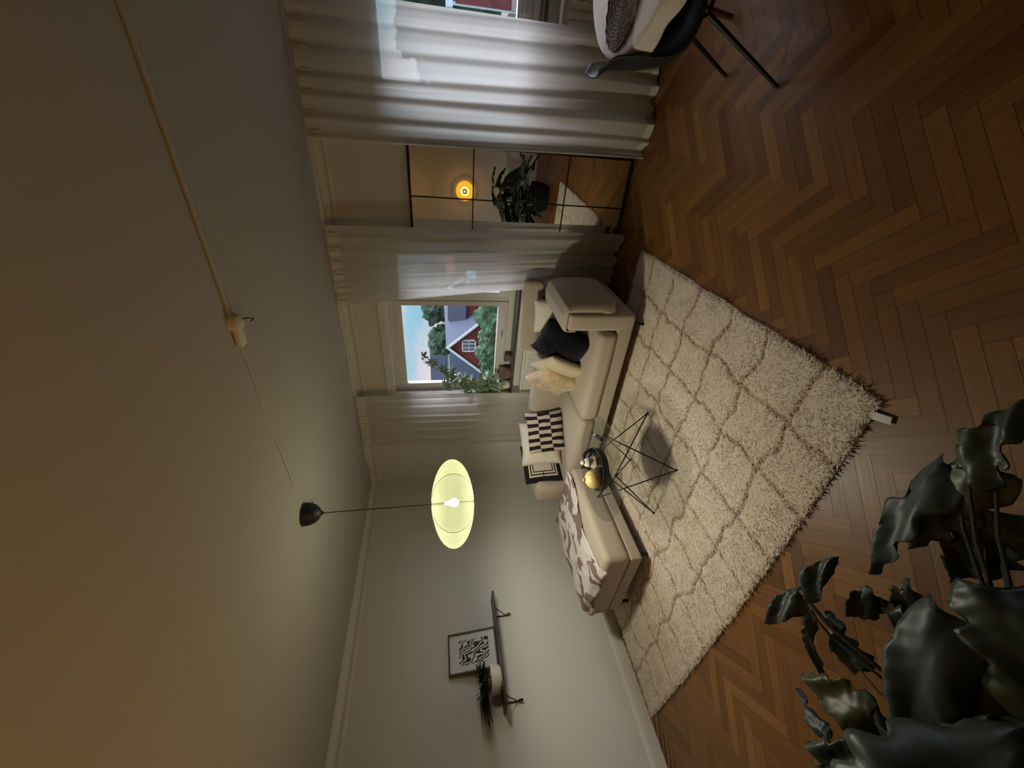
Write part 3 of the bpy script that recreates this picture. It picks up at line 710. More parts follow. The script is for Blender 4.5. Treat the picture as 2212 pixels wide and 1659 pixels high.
# ------------------------------------------------------------------ rug
def rug():
    import numpy as np
    x0, x1, y0, y1 = .09, 3.185, -2.685, -.62
    xl = [2.90, 2.595, 2.27, 1.955, 1.64, 1.32, 1.0, .69, .38]; yl = [-.85, -1.16, -1.47, -1.785, -2.105, -2.43]
    def line(x, y):
        wx = .05 * noise.noise(Vector((x * 1.5, y * 5, 1))) + .022 * noise.noise(Vector((x * 3, y * 17, 4))); wy = .05 * noise.noise(Vector((x * 5, y * 1.5, 7))) + .022 * noise.noise(Vector((x * 17, y * 3, 9)))
        d = min(min(abs(x + wx - q) for q in xl), min(abs(y + wy - q) for q in yl))
        return max(0, 1 - d / (.017 + .008 * noise.noise(Vector((x * 8, y * 8, 3)))))
    nu, nv = 250, 170; vs, fs, uvs, att = [], [], [], []
    def P(i, j):
        u, v = i / nu, j / nv
        x = x0 + (x1 - x0) * u; y = y0 + (y1 - y0) * v
        x += (.012 * noise.noise(Vector((0, y * 5, 2)))) * (1 if (u > .9 or u < .1) else 0)
        # right side leans out towards the camera; lower edge is slightly bowed
        x += (.05 * (1 - v)) * u - .0
        y += (1 - v) * (-.035 + .07 * (u - .5) ** 2 * 4 * .5) * 1.0 - (1 - v) * .06 * (1 - u)
        y += .010 * noise.noise(Vector((x * 6, 3, 0))) if v < .08 or v > .92 else 0
        return x, y
    for j in range(nv + 1):
        for i in range(nu + 1):
            x, y = P(i, j); ln = line(x, y); e = min(i, nu - i, j, nv - j)
            z = .019 - .011 * ln + .003 * noise.noise(Vector((x * 9, y * 9, 0)))
            if e == 0: z = .002
            elif e == 1: z *= .75
            vs.append((x, y, max(z, .002))); att.append(ln)
    for j in range(nv):
        for i in range(nu):
            a = j * (nu + 1) + i; q = [a, a + 1, a + nu + 2, a + nu + 1]; fs.append(q); uvs.append([(vs[k2][0], vs[k2][1]) for k2 in q])
    root = thing('shag_rug', 'cream shag rug with ochre grid lines under the coffee table', 'rug', (1.65, -1.65, 0))
    mb = MB(); mb.add(vs, fs, uvs); o = mb.build('backing', 'shag_wool', root, auto=False)
    a = o.data.attributes.new('line', 'FLOAT', 'POINT'); a.data.foreach_set('value', att)
    # pile tufts
    r = random.Random(11); tv, tf, tu, ta = [], [], [], []
    for k2 in range(90000):
        u, v = r.random(), r.random(); x, y = P(u * nu, v * nv); ln = line(x, y)
        if ln > .5 and r.random() < .6: continue
        hgt = (.023 + .006 * r.random() + .004 * noise.noise(Vector((x * 9, y * 9, 0)))) * (1 - .45 * ln); az = r.gauss(4.2, 1.2) + 2.2 * noise.noise(Vector((x * 7, y * 7, 4))); tl = .014 + r.random() * .014
        dx, dy = math.cos(az) * tl, math.sin(az) * tl; w = .0034; wx, wy = -math.sin(az) * w, math.cos(az) * w
        b = len(tv); tv += [(x - wx, y - wy, .015), (x + wx, y + wy, .015), (x + dx, y + dy, max(hgt, .019))]; tf.append([b + 1, b, b + 2] if Vector((2 * wx, 2 * wy, 0)).cross(Vector((dx, dy, .01))).z < 0 else [b, b + 1, b + 2]); tu.append([(x, y)] * 3); ta += [ln * .8] * 3
    mb = MB(); mb.add(tv, tf, tu); o = mb.build('pile', 'shag_wool', root, auto=False); o['kind'] = 'stuff'
    o.data.normals_split_custom_set_from_vertices([tuple(Vector((r.uniform(-.35, .35), r.uniform(-.35, .35), 1)).normalized()) for _ in tv])
    a = o.data.attributes.new('line', 'FLOAT', 'POINT'); a.data.foreach_set('value', ta)
    mb = MB(); mb.box(-.038, .038, -.015, .015, 0, .0025, .001, mtx=Matrix.Translation((3.180, -2.715, .012)) @ Euler((0, .06, math.radians(-72))).to_matrix().to_4x4())
    lb = mb.build('care_label', 'paper_white', root); lb['label'] = 'white fabric care label at the rug corner'
rug()

# ------------------------------------------------------------------ pendant lamp
def pendant():
    cx, cy, cz = 1.787, -1.835, 1.556; R_, h = .298, .137
    t = thing('pendant_lamp', 'yellow-green lit fabric pendant lamp with a black ceiling dome', 'pendant lamp', (cx, cy, 2.5))
    MB().lathe([(.0001, 2.5), (.074, 2.5), (.074, 2.488), (.071, 2.462), (.058, 2.428), (.036, 2.405), (.014, 2.393), (.009, 2.380), (.0001, 2.378)], (cx, cy, 0), 40).build('ceiling_dome', 'black_plastic', t)
    MB().tube([(cx, cy, 2.382), (cx, cy, cz + h - .01)], .0028, 8).build('cord', 'black_metal', t)
    MB().tube([(cx - .03, cy + .10, 2.5), (cx - .03, cy + .10, 2.482), (cx - .02, cy + .115, 2.475), (cx - .005, cy + .11, 2.480)], .0028, 6).build('ceiling_hook', 'black_metal', t)
    NB = 10; n = 120; m2 = 26; off = math.radians(-38.8)
    def fn(u, v):
        a = 2 * PI * u; ph = (v - .5) * PI
        seg = (a - off) / (2 * PI / NB); fr = seg - math.floor(seg); sagv = 4 * fr * (1 - fr)      # silk pulls in between the ribs
        rr = R_ * (abs(math.cos(ph)) ** .92) * (1 - .06 * sagv * math.cos(ph)) * (1 + .012 * math.sin(a * 40) * abs(math.sin(ph)) ** 3)
        pole = abs(math.sin(ph)) ** 6
        z = h * math.sin(ph) * (1 - .05 * sagv * (1 - pole)) + .006 * pole * math.sin(a * 24)
        if abs(v - .5) > .44: rr = max(rr, .030)
        return (cx + rr * math.cos(a), cy + rr * math.sin(a), cz + z)
    vs, fs, uvs = grid(fn, n, m2); mb = MB(); mb.add(vs, fs, uvs); mb.build('lamp_shade', 'silk_shade', t, auto=False)
    for k2 in range(NB):
        a = off + 2 * PI * k2 / NB; pts = []
        for i in range(25):
            ph = (i / 24 - .5) * PI * .96; rr = R_ * (math.cos(ph) ** .92) + .001; pts.append((cx + rr * math.cos(a), cy + rr * math.sin(a), cz + (h + .001) * math.sin(ph)))
        MB().tube(pts, .0015, 6).build('shade_rib', 'walnut', t)
    MB().tube([(cx, cy, cz + h), (cx, cy, cz + .06)], .012, 12).build('socket', 'black_plastic', t)
    MB().lathe([(.0001, cz - .045)] + [(.030 * math.sin(a * PI / 12), cz - .009 - .030 * math.cos(a * PI / 12)) for a in range(1, 10)] + [(.012, cz + .035), (.011, cz + .055), (.0001, cz + .056)], (cx, cy, 0), 24).build('bulb', 'bulb', t)
    lt = bpy.data.lights.new('pendant_light', 'POINT'); lt.energy = 24; lt.color = (1, .93, .66); lt.shadow_soft_size = .13
    lo = bpy.data.objects.new('pendant_light', lt); COL.objects.link(lo); lo.parent = t; lo.location = (0, 0, cz - 2.5)
    # the open lower end of the shade throws more light down than up
    ls = bpy.data.lights.new('pendant_downlight', 'SPOT'); ls.energy = 175; ls.color = (1, .95, .78); ls.shadow_soft_size = .08; ls.spot_size = math.radians(172); ls.spot_blend = .35
    lso = bpy.data.objects.new('pendant_downlight', ls); COL.objects.link(lso); lso.parent = t; lso.location = (0, 0, cz - .02 - 2.5)
pendant()

# amber wall lamp behind the camera (seen in the mirror)
def wall_lamp():
    x, z, y = 2.67, 1.37, YB
    t = thing('wall_lamp', 'round amber wall lamp seen in the mirror, on the wall behind', 'wall lamp', (x, y, z))
    M = Euler((math.radians(90), 0, 0)).to_matrix()      # local z -> -y ; flip below
    M = Euler((math.radians(-90), 0, 0)).to_matrix()     # local z -> +y
    MB().lathe([(.0001, 0), (.07, 0), (.07, .03), (.0001, .03)], (x, y, z), 32, mtx=M).build('wall_plate', 'black_metal', t)
    MB().lathe([(.0001, .03), (.11, .032), (.17, .045), (.175, .055), (.165, .055), (.11, .042), (.0001, .04)], (x, y, z), 40, mtx=M).build('lamp_shade', 'amber_shade', t)
    MB().lathe([(.0001, .06)] + [(.085 * math.sin(a * PI / 12), .06 + .02 - .02 * math.cos(a * PI / 12)) for a in range(1, 12)] + [(.0001, .10)], (x, y, z), 24, mtx=M).build('bulb', 'amber_bulb', t)
    MB().tube([(x, y + .03, z), (x, y + .12, z)], .006, 8).lathe([(.0001, .105), (.046, .110), (.046, .118), (.0001, .122)], (x, y, z), 16, mtx=M).build('finial', 'black_metal', t)
    lt = bpy.data.lights.new('amber_light', 'SPOT'); lt.energy = 36; lt.color = (1, .45, .05); lt.shadow_soft_size = .008; lt.spot_size = math.radians(118); lt.spot_blend = .8
    lo = bpy.data.objects.new('amber_light', lt); COL.objects.link(lo); lo.parent = t; lo.location = (0, .20, .05); lo.rotation_euler = (math.radians(180 - 38), 0, 0)
    l2 = bpy.data.lights.new('amber_glow', 'POINT'); l2.energy = 2.2; l2.color = (1, .42, .04); l2.shadow_soft_size = .006
    l2o = bpy.data.objects.new('amber_glow', l2); COL.objects.link(l2o); l2o.parent = t; l2o.location = (0, .14, .0)
wall_lamp()

# ceiling outlet with cable trunking
def outlet():
    t = thing('ceiling_outlet', 'white ceiling outlet with a small hook and a cable duct running off', 'ceiling outlet', (3.17, -1.885, 2.5))
    MB().box(3.19, XR, -1.898, -1.876, 2.488, 2.5, .003).build('cable_duct', 'ceiling_paint', t)
    MB().lathe([(.0001, 2.5), (.04, 2.5), (.04, 2.482), (.036, 2.466), (.024, 2.458), (.0001, 2.456)], (3.16, -1.885, 0), 28).build('rosette', 'trim_paint', t)
    MB().box(3.05, 3.15, -1.915, -1.86, 2.468, 2.499, .012, 3).build('plug', 'white_frame', t)
    MB().tube([(3.17, -1.87, 2.46), (3.17, -1.86, 2.44), (3.155, -1.835, 2.43), (3.14, -1.83, 2.445)], .003, 6).build('hook', 'black_metal', t)
    pts = [(3.05, -1.885, 2.492)] + [(3.05 - 1.19 * k2 / 12, -1.885 + .05 * k2 / 12, 2.497 - .004 * math.sin(k2)) for k2 in range(1, 13)]
    MB().tube(pts, .0022, 6).build('cable', 'trim_paint', t)
outlet()

# ------------------------------------------------------------------ wall shelf with picture and plant
def shelf():
    t = thing('wall_shelf', 'dark wooden wall shelf on two black iron brackets', 'shelf', (.1, -2.09, 1.18))
    MB().box(.002, .20, -2.545, -1.640, 1.168, 1.188, .003).build('board', 'dark_wood', t)
    for y in (-1.795, -2.475):
        b = MB()
        b.tube([(.008, y, 1.166), (.008, y, 1.035)], .0055, 8).tube([(.006, y, 1.163), (.185, y, 1.163)], .005, 8).tube([(.17, y, 1.162), (.012, y, 1.06)], .0045, 8)
        b.tube([(.008 + .018 * (1 - math.cos(a * PI / 8)), y, 1.035 - .018 * math.sin(a * PI / 8)) for a in range(0, 16)], .005, 8)
        b.build('bracket', 'black_metal', t)
    # framed print leaning on the wall
    f = thing('framed_print', 'dark-framed black and white abstract print leaning on the wall shelf', 'picture', (.07, -2.075, 1.188))
    M = Matrix.Translation((.085, -2.075, 1.1895)) @ Euler((0, math.radians(-8), 0)).to_matrix().to_4x4()
    w, h = .325, .428
    mb = MB()
    mb.box(-.010, .012, -w / 2, w / 2, 0, .014, .002, mtx=M).box(-.010, .012, -w / 2, w / 2, h - .014, h, .002, mtx=M).box(-.010, .012, -w / 2, -w / 2 + .014, 0, h, .002, mtx=M).box(-.010, .012, w / 2 - .014, w / 2, 0, h, .002, mtx=M)
    mb.build('frame', 'walnut', f)
    mb = MB(); vs = [M @ Vector((.0, -w / 2 + .012, .012)), M @ Vector((.0, w / 2 - .012, .012)), M @ Vector((.0, w / 2 - .012, h - .012)), M @ Vector((.0, -w / 2 + .012, h - .012))]
    mb.add(vs, [[0, 1, 2, 3]], [[(0, 0), (1, 0), (1, 1), (0, 1)]]); solidify(mb.build('print', 'ink_print', f, smooth=False), .003, -1)
    # low white bowl with a dark trailing plant
    c = (.125, -2.335)
    p_ = thing('potted_plant', 'dark leafy plant in a low white bowl on the wall shelf', 'plant', (c[0], c[1], 1.188))
    MB().lathe([(.0001, 1.189), (.085, 1.189), (.098, 1.20), (.106, 1.235), (.106, 1.275), (.098, 1.275), (.096, 1.25), (.0001, 1.25)], (*c, 0), 40).build('bowl', 'white_ceramic', p_)
    r = random.Random(5); mb = MB(); st = MB()
    for k2 in range(60):
        a = r.random() * 2 * PI; L_ = .08 + .10 * r.random()
        d = Vector((math.cos(a) * .7, math.sin(a) - .35, 0)); 
        p0 = Vector((c[0] + d.x * .02, c[1] + d.y * .03, 1.255)); p1 = p0 + d * L_ * .55 + Vector((0, 0, .08 + .07 * r.random())); p2 = p1 + d * L_ * .75 + Vector((0, 0, -.05 * r.random() - .01))
        p1.x = max(p1.x, .03); p2.x = max(p2.x, .03)
        st.tube([p0, p1], .0018, 5)
        leafstrip(mb, p1 * .6 + p0 * .4, p2, .044, r)
    mb.build('foliage', 'leaf_dark', p_, auto=False); st.build('stems', 'leaf_dark', p_)
def leafstrip(mb, a, b, w, r, seg=6, droop=.25, up=Vector((0, 0, 1)), cup=.15):
    a = Vector(a); b = Vector(b); d = b - a; s = d.cross(up)
    if s.length < 1e-5: s = Vector((1, 0, 0))
    s.normalize(); tilt = (r.random() - .5) * 1.2; n = s.cross(d.normalized()); s = (s * math.cos(tilt) + n * math.sin(tilt)).normalized(); n = s.cross(d.normalized())
    if n.z < 0: n = -n
    vs, fs = [], []
    for i in range(seg + 1):
        t2 = i / seg; ww = w / 2 * math.sin(PI * min(1, t2 * .94 + .06)) ** .75
        c = a + d * t2 + n * (droop * d.length * t2 * (1 - t2))
        vs += [c - s * ww + n * ww * cup, c, c + s * ww + n * ww * cup]
    for i in range(seg):
        o = i * 3; fs += [[o, o + 1, o + 4, o + 3], [o + 1, o + 2, o + 5, o + 4]]
    mb.add(vs, fs)
shelf()

# ------------------------------------------------------------------ window sill pots and schefflera
def sill_things():
    zs = ZS + .002
    def fl(x, y, r_, h_, label):
        o = MB().lathe([(.0001, zs), (r_ * .8, zs), (r_ * .92, zs + h_ * .3), (r_, zs + h_ * .75), (r_ * .96, zs + h_), (r_ * .86, zs + h_), (r_ * .84, zs + h_ * .5), (.0001, zs + h_ * .4)], (x, y, 0), 72, 18, .10).build('fluted_vase', 'brown_glaze', loc=(x, y, zs))
        tag(o, label, 'vase', 'fluted vases on the window sill')
    fl(1.63, -.005, .066, .125, 'larger brown fluted vase on the window sill')
    fl(1.82, .0, .038, .075, 'smaller brown fluted vase on the window sill')
    x, y = 1.425, -.0; x = 1.47
    t = thing('umbrella_plant', 'green umbrella plant in a white pot on the window sill', 'plant', (x, y, zs))
    MB().lathe([(.0001, zs), (.050, zs), (.064, zs + .10), (.066, zs + .112), (.058, zs + .112), (.056, zs + .09), (.0001, zs + .09)], (x, y, 0), 36).build('pot', 'white_ceramic', t)
    r = random.Random(12)
    stems = [[(x, y, .95), (1.50, -.02, 1.2), (1.62, -.03, 1.5), (1.80, -.04, 1.78)], [(x, y, .95), (1.49, -.06, 1.15), (1.52, -.07, 1.38), (1.60, -.06, 1.56)],
             [(x, y, .95), (1.42, -.08, 1.12), (1.33, -.1, 1.18), (1.27, -.11, 1.12)], [(x, y, .95), (1.55, -.07, 1.08), (1.62, -.09, 1.2)], [(x, y, .95), (1.40, -.1, 1.02), (1.34, -.11, .98)]]
    st = MB(); fo = MB()
    for s in stems: st.tube(s, [.006 - .003 * i / (len(s) - 1) for i in range(len(s))], 7)
    def cluster(c, R2):
        ax = Vector((r.uniform(-.5, .5), -.6 + r.uniform(-.4, .4), r.uniform(.1, .9))).normalized(); a = ax.orthogonal().normalized(); b = ax.cross(a); n = r.choice((6, 7, 8))
        for i in range(n):
            t2 = 2 * PI * (i + r.random() * .3) / n; d = (a * math.cos(t2) + b * math.sin(t2)) * .95 - ax * .25
            L_ = R2 * (.75 + .4 * r.random()); p0 = c + d * .008; p1 = c + d * L_
            p0.y = min(p0.y, .03); p1.y = min(p1.y, .045)
            leafstrip(fo, p0, p1, L_ * .34, r, 5, .12, up=ax)
    pts = []
    for s in stems:
        for i in range(len(s) - 1):
            for f in (.15, .45, .75, 1.0):
                if i == 0 and f < .7: continue
                pts.append(Vector(s[i]).lerp(Vector(s[i + 1]), f))
    for q in pts:
        for _ in range(1 if q.z > 1.62 else 2):
            c = q + Vector((r.uniform(-.08, .08), r.uniform(-.06, .01), r.uniform(-.06, .07))); c.y = min(max(c.y, -.10), .0); st.tube([q, c], .0018, 5); cluster(c, .082)
    st.build('stems', 'stem_green', t); fo.build('foliage', 'leaf_scheff', t, auto=False)
sill_things()

# ------------------------------------------------------------------ dining table, chair
def dining():
    cx, cy, zt, R_ = 4.86, -1.26, .742, .60
    t = thing('dining_table', 'round dining table with red-brown wooden legs under a pale cloth', 'table', (cx, cy, 0))
    MB().lathe([(.0001, zt - .03), (R_ - .015, zt - .03), (R_ - .004, zt - .015), (R_ - .004, zt - .004), (R_ - .01, zt), (.0001, zt)], (cx, cy, 0), 64).build('tabletop', 'red_brown_wood', t)
    MB().lathe([(.40, zt - .09), (.42, zt - .09), (.42, zt - .03), (.40, zt - .03)], (cx, cy, 0), 48).build('apron', 'red_brown_wood', t)
    for sx in (-1, 1):
        for sy in (-1, 1):
            x, y = cx + sx * .335, cy + sy * .35
            MB().tube([(cx + sx * .27, cy + sy * .28, zt - .03), (cx + sx * .30, cy + sy * .31, .40), (x, y, .012), (x, y, 0)], [.026, .022, .015, .015], 12).build('leg', 'red_brown_wood', t)
    r = random.Random(2)
    def fn(u, v):
        a = 2 * PI * u; s = v * 1.0
        rr = .05 + v * .80
        sag = 0
        if rr < R_: x, y, z = rr * math.cos(a), rr * math.sin(a), zt + .0035 + .0018 * max(0, noise.noise(Vector((rr * math.cos(a) * 6, rr * math.sin(a) * 6, 0))))
        else:
            d = rr - R_; sq = .105 + .03 * math.cos(4 * a + .8) + .01 * noise.noise(Vector((math.cos(a) * 5, math.sin(a) * 5, 1)))
            f = d / .25; dd = f * sq; fold = .007 * f * math.sin(a * 17 + 1.0 * math.sin(3 * a)) + .004 * f
            q = R_ + .004 + min(dd, .02) * .5 + fold; x, y, z = q * math.cos(a), q * math.sin(a), zt + .0035 - dd
        return (cx + x, cy + y, z)
    vs, fs, uvs = grid(fn, 240, 34); mb = MB(); mb.add(vs, fs); o = mb.build('tablecloth', 'white_cotton', auto=False, loc=(cx, cy, zt)); weld(o); solidify(o, .0015, 1)
    tag(o, 'white tablecloth over the round dining table', 'tablecloth')
    # braided mat
    mx_, my_ = 4.47, -1.25; mb = MB(); nr = 15
    for k2 in range(nr):
        r0 = .006 + k2 * .0128; pts = []; m2 = max(10, int(r0 * 340))
        for i in range(m2 + 1):
            a = 2 * PI * i / m2; w = .0022 * math.sin(i * 2.1 + k2); pts.append((mx_ + (r0 + w) * math.cos(a), my_ + (r0 + w) * math.sin(a), zt + .012 + .0022 * math.cos(i * 2.1)))
        mb.tube(pts, .0064, 6, caps=False)
    o = mb.build('placemat', 'jute', loc=(mx_, my_, zt + .01)); tag(o, 'round braided jute placemat on the white tablecloth', 'placemat')
dining()

def chair():
    t = thing('dining_chair', 'black moulded shell chair with black metal legs tucked under the dining table', 'chair', (4.42, -1.26, 0))
    # shell profile from seat front to back top (x, z), chair faces +x
    prof = [(4.86, .415), (4.84, .432), (4.74, .432), (4.60, .410), (4.46, .395), (4.34, .42), (4.262, .49), (4.228, .59), (4.216, .69), (4.205, .785), (4.172, .838)]
    wid = [.19, .205, .215, .22, .225, .22, .212, .205, .195, .165, .10]
    def cr(P_, s):
        i = min(int(s), len(P_) - 2); f = s - i
        p0, p1, p2, p3 = P_[max(i - 1, 0)], P_[i], P_[i + 1], P_[min(i + 2, len(P_) - 1)]
        g = lambda a, b, c, d: .5 * (2 * b + (c - a) * f + (2 * a - 5 * b + 4 * c - d) * f * f + (3 * b - a - 3 * c + d) * f ** 3)
        return tuple(g(*q) for q in zip(p0, p1, p2, p3)) if isinstance(p0, tuple) else g(p0, p1, p2, p3)
    def fn(u, v):
        s = v * (len(prof) - 1) * .9999; x, z = cr(prof, s); w = cr(wid, s); a = 2 * u - 1
        y = -1.26 + a * w; k2 = abs(a) ** 2.4
        seatness = max(0, 1 - abs(v - .36) / .42)
        lift = (.085 * seatness + .015) * k2; fwd = .040 * k2 * min(1, max(0, (v - .45) * 3)) * (1 - max(0, (v - .9) * 5))
        return (x + fwd, y, z + lift)
    vs, fs, uvs = grid(fn, 28, 50); mb = MB(); mb.add(vs, fs); o = mb.build('shell', 'black_plastic', t, auto=False); solidify(o, .008, 0)
    for sx, sy, fx, fy in ((4.43, -1.13, 4.262, -1.035), (4.43, -1.39, 4.20, -1.487), (4.70, -1.13, 4.80, -1.035), (4.70, -1.39, 4.80, -1.487)):
        MB().tube([(sx, sy, .395), (fx, fy, 0)], [.012, .009], 10).build('leg', 'black_metal', t)
    MB().tube([(4.43, -1.13, .392), (4.70, -1.13, .395), (4.70, -1.39, .395), (4.43, -1.39, .392), (4.43, -1.13, .392)], .010, 8).build('seat_frame', 'black_metal', t)
chair()

# ------------------------------------------------------------------ floor plant next to the camera
def big_plant():
    pc = Vector((2.86, -3.66, 0))
    t = thing('floor_plant', 'large dark-leaved plant in a black basket near the camera', 'plant', (pc.x, pc.y, 0))
    MB().lathe([(.0001, .001), (.19, .001), (.23, .12), (.235, .26), (.225, .27), (.215, .24), (.0001, .23)], (pc.x, pc.y, 0), 48).build('basket', 'charcoal_pot', t)
    MB().lathe([(.0001, .236), (.21, .236), (.0001, .243)], (pc.x, pc.y, 0), 24).build('soil', 'soil', t)
    LV = [((2.794, -3.121, 0.48), (2.566, -3.099, 0.51), .094, 'b', .3), ((2.801, -3.122, 0.48), (3.035, -3.13, 0.54), .085, 'b', .1),
          ((3.44, -3.17, 0.51), (3.02, -3.183, 0.48), .13, 'b', .9), ((3.485, -3.219, 0.51), (3.148, -3.184, 0.45), .13, 'y', .8),
          ((3.456, -3.209, 0.54), (3.66, -3.205, 0.60), .12, 'd', .9), ((3.166, -3.353, 0.51), (2.731, -3.492, 0.522), .18, 'b', .15),
          ((2.711, -3.128, 0.42), (2.522, -3.26, 0.39), .078, 'd', .4), ((2.622, -3.411, 0.39), (2.461, -3.235, 0.42), .165, 'y', .5),
          ((2.943, -3.212, 0.39), (2.781, -3.186, 0.39), .090, 'b', .4), ((3.33, -3.261, 0.45), (3.156, -3.281, 0.43), .14, 'd', .8),
          ((3.065, -3.265, 0.41), (2.89, -3.27, 0.37), .16, 'd', .7), ((3.40, -3.262, 0.47), (3.226, -3.315, 0.42), .18, 'd', .7),
          ((3.289, -3.356, 0.51), (3.149, -3.56, 0.54), .27, 'd', .6), ((3.089, -3.404, 0.49), (3.064, -3.66, 0.50), .30, 'y', .5),
          ((2.349, -3.391, 0.36), (2.312, -3.235, 0.34), .116, 'b', .5), ((2.671, -3.30, 0.36), (2.709, -3.14, 0.37), .18, 'd', .7),
          ((3.032, -3.376, 0.44), (2.946, -3.238, 0.42), .20, 'd', .7),
          ((2.60, -3.55, .46), (2.30, -3.62, .38), .30, 'd', .7), ((2.85, -3.75, .52), (2.62, -4.0, .50), .30, 'd', .7), ((3.1, -3.72, .50), (3.32, -3.95, .44), .30, 'b', .7),
          ((2.62, -3.42, .33), (2.36, -3.50, .26), .26, 'd', .6), ((3.2, -3.55, .40), (3.46, -3.66, .34), .28, 'd', .6), ((2.75, -3.55, .62), (2.60, -3.42, .64), .22, 'd', .6), ((2.55, -3.65, .50), (2.28, -3.80, .42), .3, 'd', .6),
          ((3.28, -3.40, .33), (3.52, -3.42, .25), .26, 'd', .6), ((2.90, -3.45, .30), (2.80, -3.30, .24), .26, 'd', .6)]
    rr_ = random.Random(21)
    for _ in range(38):
        az = rr_.uniform(-PI, PI); q0 = Vector((pc.x + .16 * math.cos(az) - .04, pc.y - .06 + .12 * math.sin(az), rr_.uniform(.30, .92))); k3 = .26 if az < 0 else .13; q1 = q0 + Vector((.34 * math.cos(az), k3 * math.sin(az), rr_.uniform(-.30, .0)))
        LV.append((tuple(q0), tuple(q1), rr_.uniform(.2, .3), rr_.choice('ddd'), .5))
    r = random.Random(4); MM = dict(b='leaf_blue', y='leaf_yellow', d='leaf_dark')
    for li, (a, b, w, k2, lob) in enumerate(LV):
        if 9 <= li < 26: w *= .78
        elif li >= 26: w *= 1.25
        a = Vector(a); b = Vector(b); d = b - a; Ln = d.length; dn = d.normalized(); s = dn.cross(Vector((0, 0, 1))).normalized()
        tl = r.uniform(-.35, .35); n = s.cross(dn); s = (s * math.cos(tl) + n * math.sin(tl)).normalized(); n = s.cross(dn)
        if n.z < 0: n = -n
        nl = 4; ph = r.random()
        def fn(u, v):
            q = 2 * u - 1; t2 = v
            env = math.sin(PI * min(1, .10 + .90 * t2)) ** .62 * (1.12 - .5 * t2)
            lb = 1 - lob * .55 * (abs(math.sin(PI * nl * (t2 + ph * .1))) ** 3) * min(1, max(0, (t2 - .12) * 6)) 
            ww = w / 2 * env * (1 + (lb - 1) * abs(q) ** 2)
            c = a + d * t2 + n * (Ln * .22 * t2 * (1 - t2)) - Vector((0, 0, .10 * Ln * t2 * t2))
            c += s * (q * ww) + dn * (abs(q) ** 1.5 * ww * -.25) + n * (abs(q) * ww * .22 - abs(q) ** 2 * ww * .42 + .006 * abs(q) * abs(math.sin(22 * t2 - 5 * abs(q))) + .010 * math.sin(9 * t2 + 3 * q))
            return c
        vs, fs, uvs = grid(fn, 16, 30); mb = MB(); mb.add(vs, fs); o = mb.build('leaf', MM[k2], t, auto=False); solidify(o, .0012, 0)
        base_ = Vector((pc.x + (a.x - pc.x) * .12, pc.y + (a.y - pc.y) * .12, .235)); mid = base_.lerp(a, .5) + Vector((0, 0, .08))
        MB().tube([base_, base_.lerp(mid, .5) + Vector((0, 0, .04)), mid, mid.lerp(a, .6) + Vector((0, 0, .02)), a], [.006, .005, .0045, .004, .003], 7).build('leaf_stalk', 'stem_dark', t)
big_plant()

# ------------------------------------------------------------------ outside
GZ = -5.0
struct(MB().box(-90, 60, 3.0, 140, GZ - .3, GZ).build('ground', 'grass_far', smooth=False))
def house_gable(name, label, xc, y0, y1, hw, zr, ze, wallm, roofm, group=None, win=True, over=.35):
    t = thing(name, label, 'house', (xc, y0, GZ), group)
    k2 = (zr - ze) / hw
    mb = MB(); P_ = [(xc - hw + .3, GZ), (xc + hw - .3, GZ), (xc + hw - .3, ze + .1 * k2), (xc, zr - .35), (xc - hw + .3, ze + .1 * k2)]
    n = 5; vs = [(x, y0, z) for x, z in P_] + [(x, y1, z) for x, z in P_]
    mb.add(vs, [[0, 1, 2, 3, 4], [9, 8, 7, 6, 5]] + [[i, i + n, (i + 1) % n + n, (i + 1) % n] for i in range(n)]); mb.build('wall', wallm, t, smooth=False)
    mb = MB()
    for sg in (-1, 1):
        vs = []
        for y in (y0 - over, y1 + over):
            vs += [(xc, y, zr), (xc + sg * hw, y, ze), (xc + sg * hw, y, ze - .15), (xc, y, zr - .18)]
        f = [[0, 1, 5, 4], [1, 2, 6, 5], [2, 3, 7, 6], [3, 0, 4, 7], [3, 2, 1, 0], [4, 5, 6, 7]]; mb.add(vs, f)
    mb.build('roof', roofm, t, smooth=False)
    mb = MB()
    for sg in (-1, 1):
        vs = [];
        for y in (y0 - over - .06, y0 - over): vs += [(xc, y, zr + .05), (xc + sg * hw, y, ze + .05), (xc + sg * hw, y, ze - .35), (xc, y, zr - .36)]
        mb.add(vs, [[0, 1, 5, 4], [1, 2, 6, 5], [2, 3, 7, 6], [3, 0, 4, 7], [3, 2, 1, 0], [4, 5, 6, 7]])
    mb.build('bargeboard', 'white_board', t, smooth=False)
    return t
def hwin(t, x0, x1, z0, z1, y, axis='y'):
    f = MB(); g = MB()
    def B(m, a, b, c, d, dy0, dy1):
        if axis == 'y': m.box(a, b, y + dy0, y + dy1, c, d)
        else: m.box(y - dy1, y - dy0, a, b, c, d)
    w = .12
    B(f, x0, x1, z0, z0 + w, -.1, 0); B(f, x0, x1, z1 - w, z1, -.1, 0); B(f, x0, x0 + w, z0, z1, -.1, 0); B(f, x1 - w, x1, z0, z1, -.1, 0)
    for q in (1, 2): xm = x0 + (x1 - x0) * q / 3; B(f, xm - .04, xm + .04, z0, z1, -.08, 0)
    B(f, x0, x1, (z0 + z1) / 2 - .03, (z0 + z1) / 2 + .03, -.08, 0)
    fo = f.build('window', 'white_board', t, smooth=False)
    B(g, x0 + .1, x1 - .1, z0 + .1, z1 - .1, -.05, -.01); g.build('pane', 'glass_dark', fo, smooth=False)
hA = house_gable('red_house', 'red wooden house with grey roof and white gable trim beyond the garden', -17.75, 35, 51, 3.35, .97, -2.9, 'red_boards', 'slate_roof')
hwin(hA, -18.45, -16.95, -2.3, -.75, 34.98)
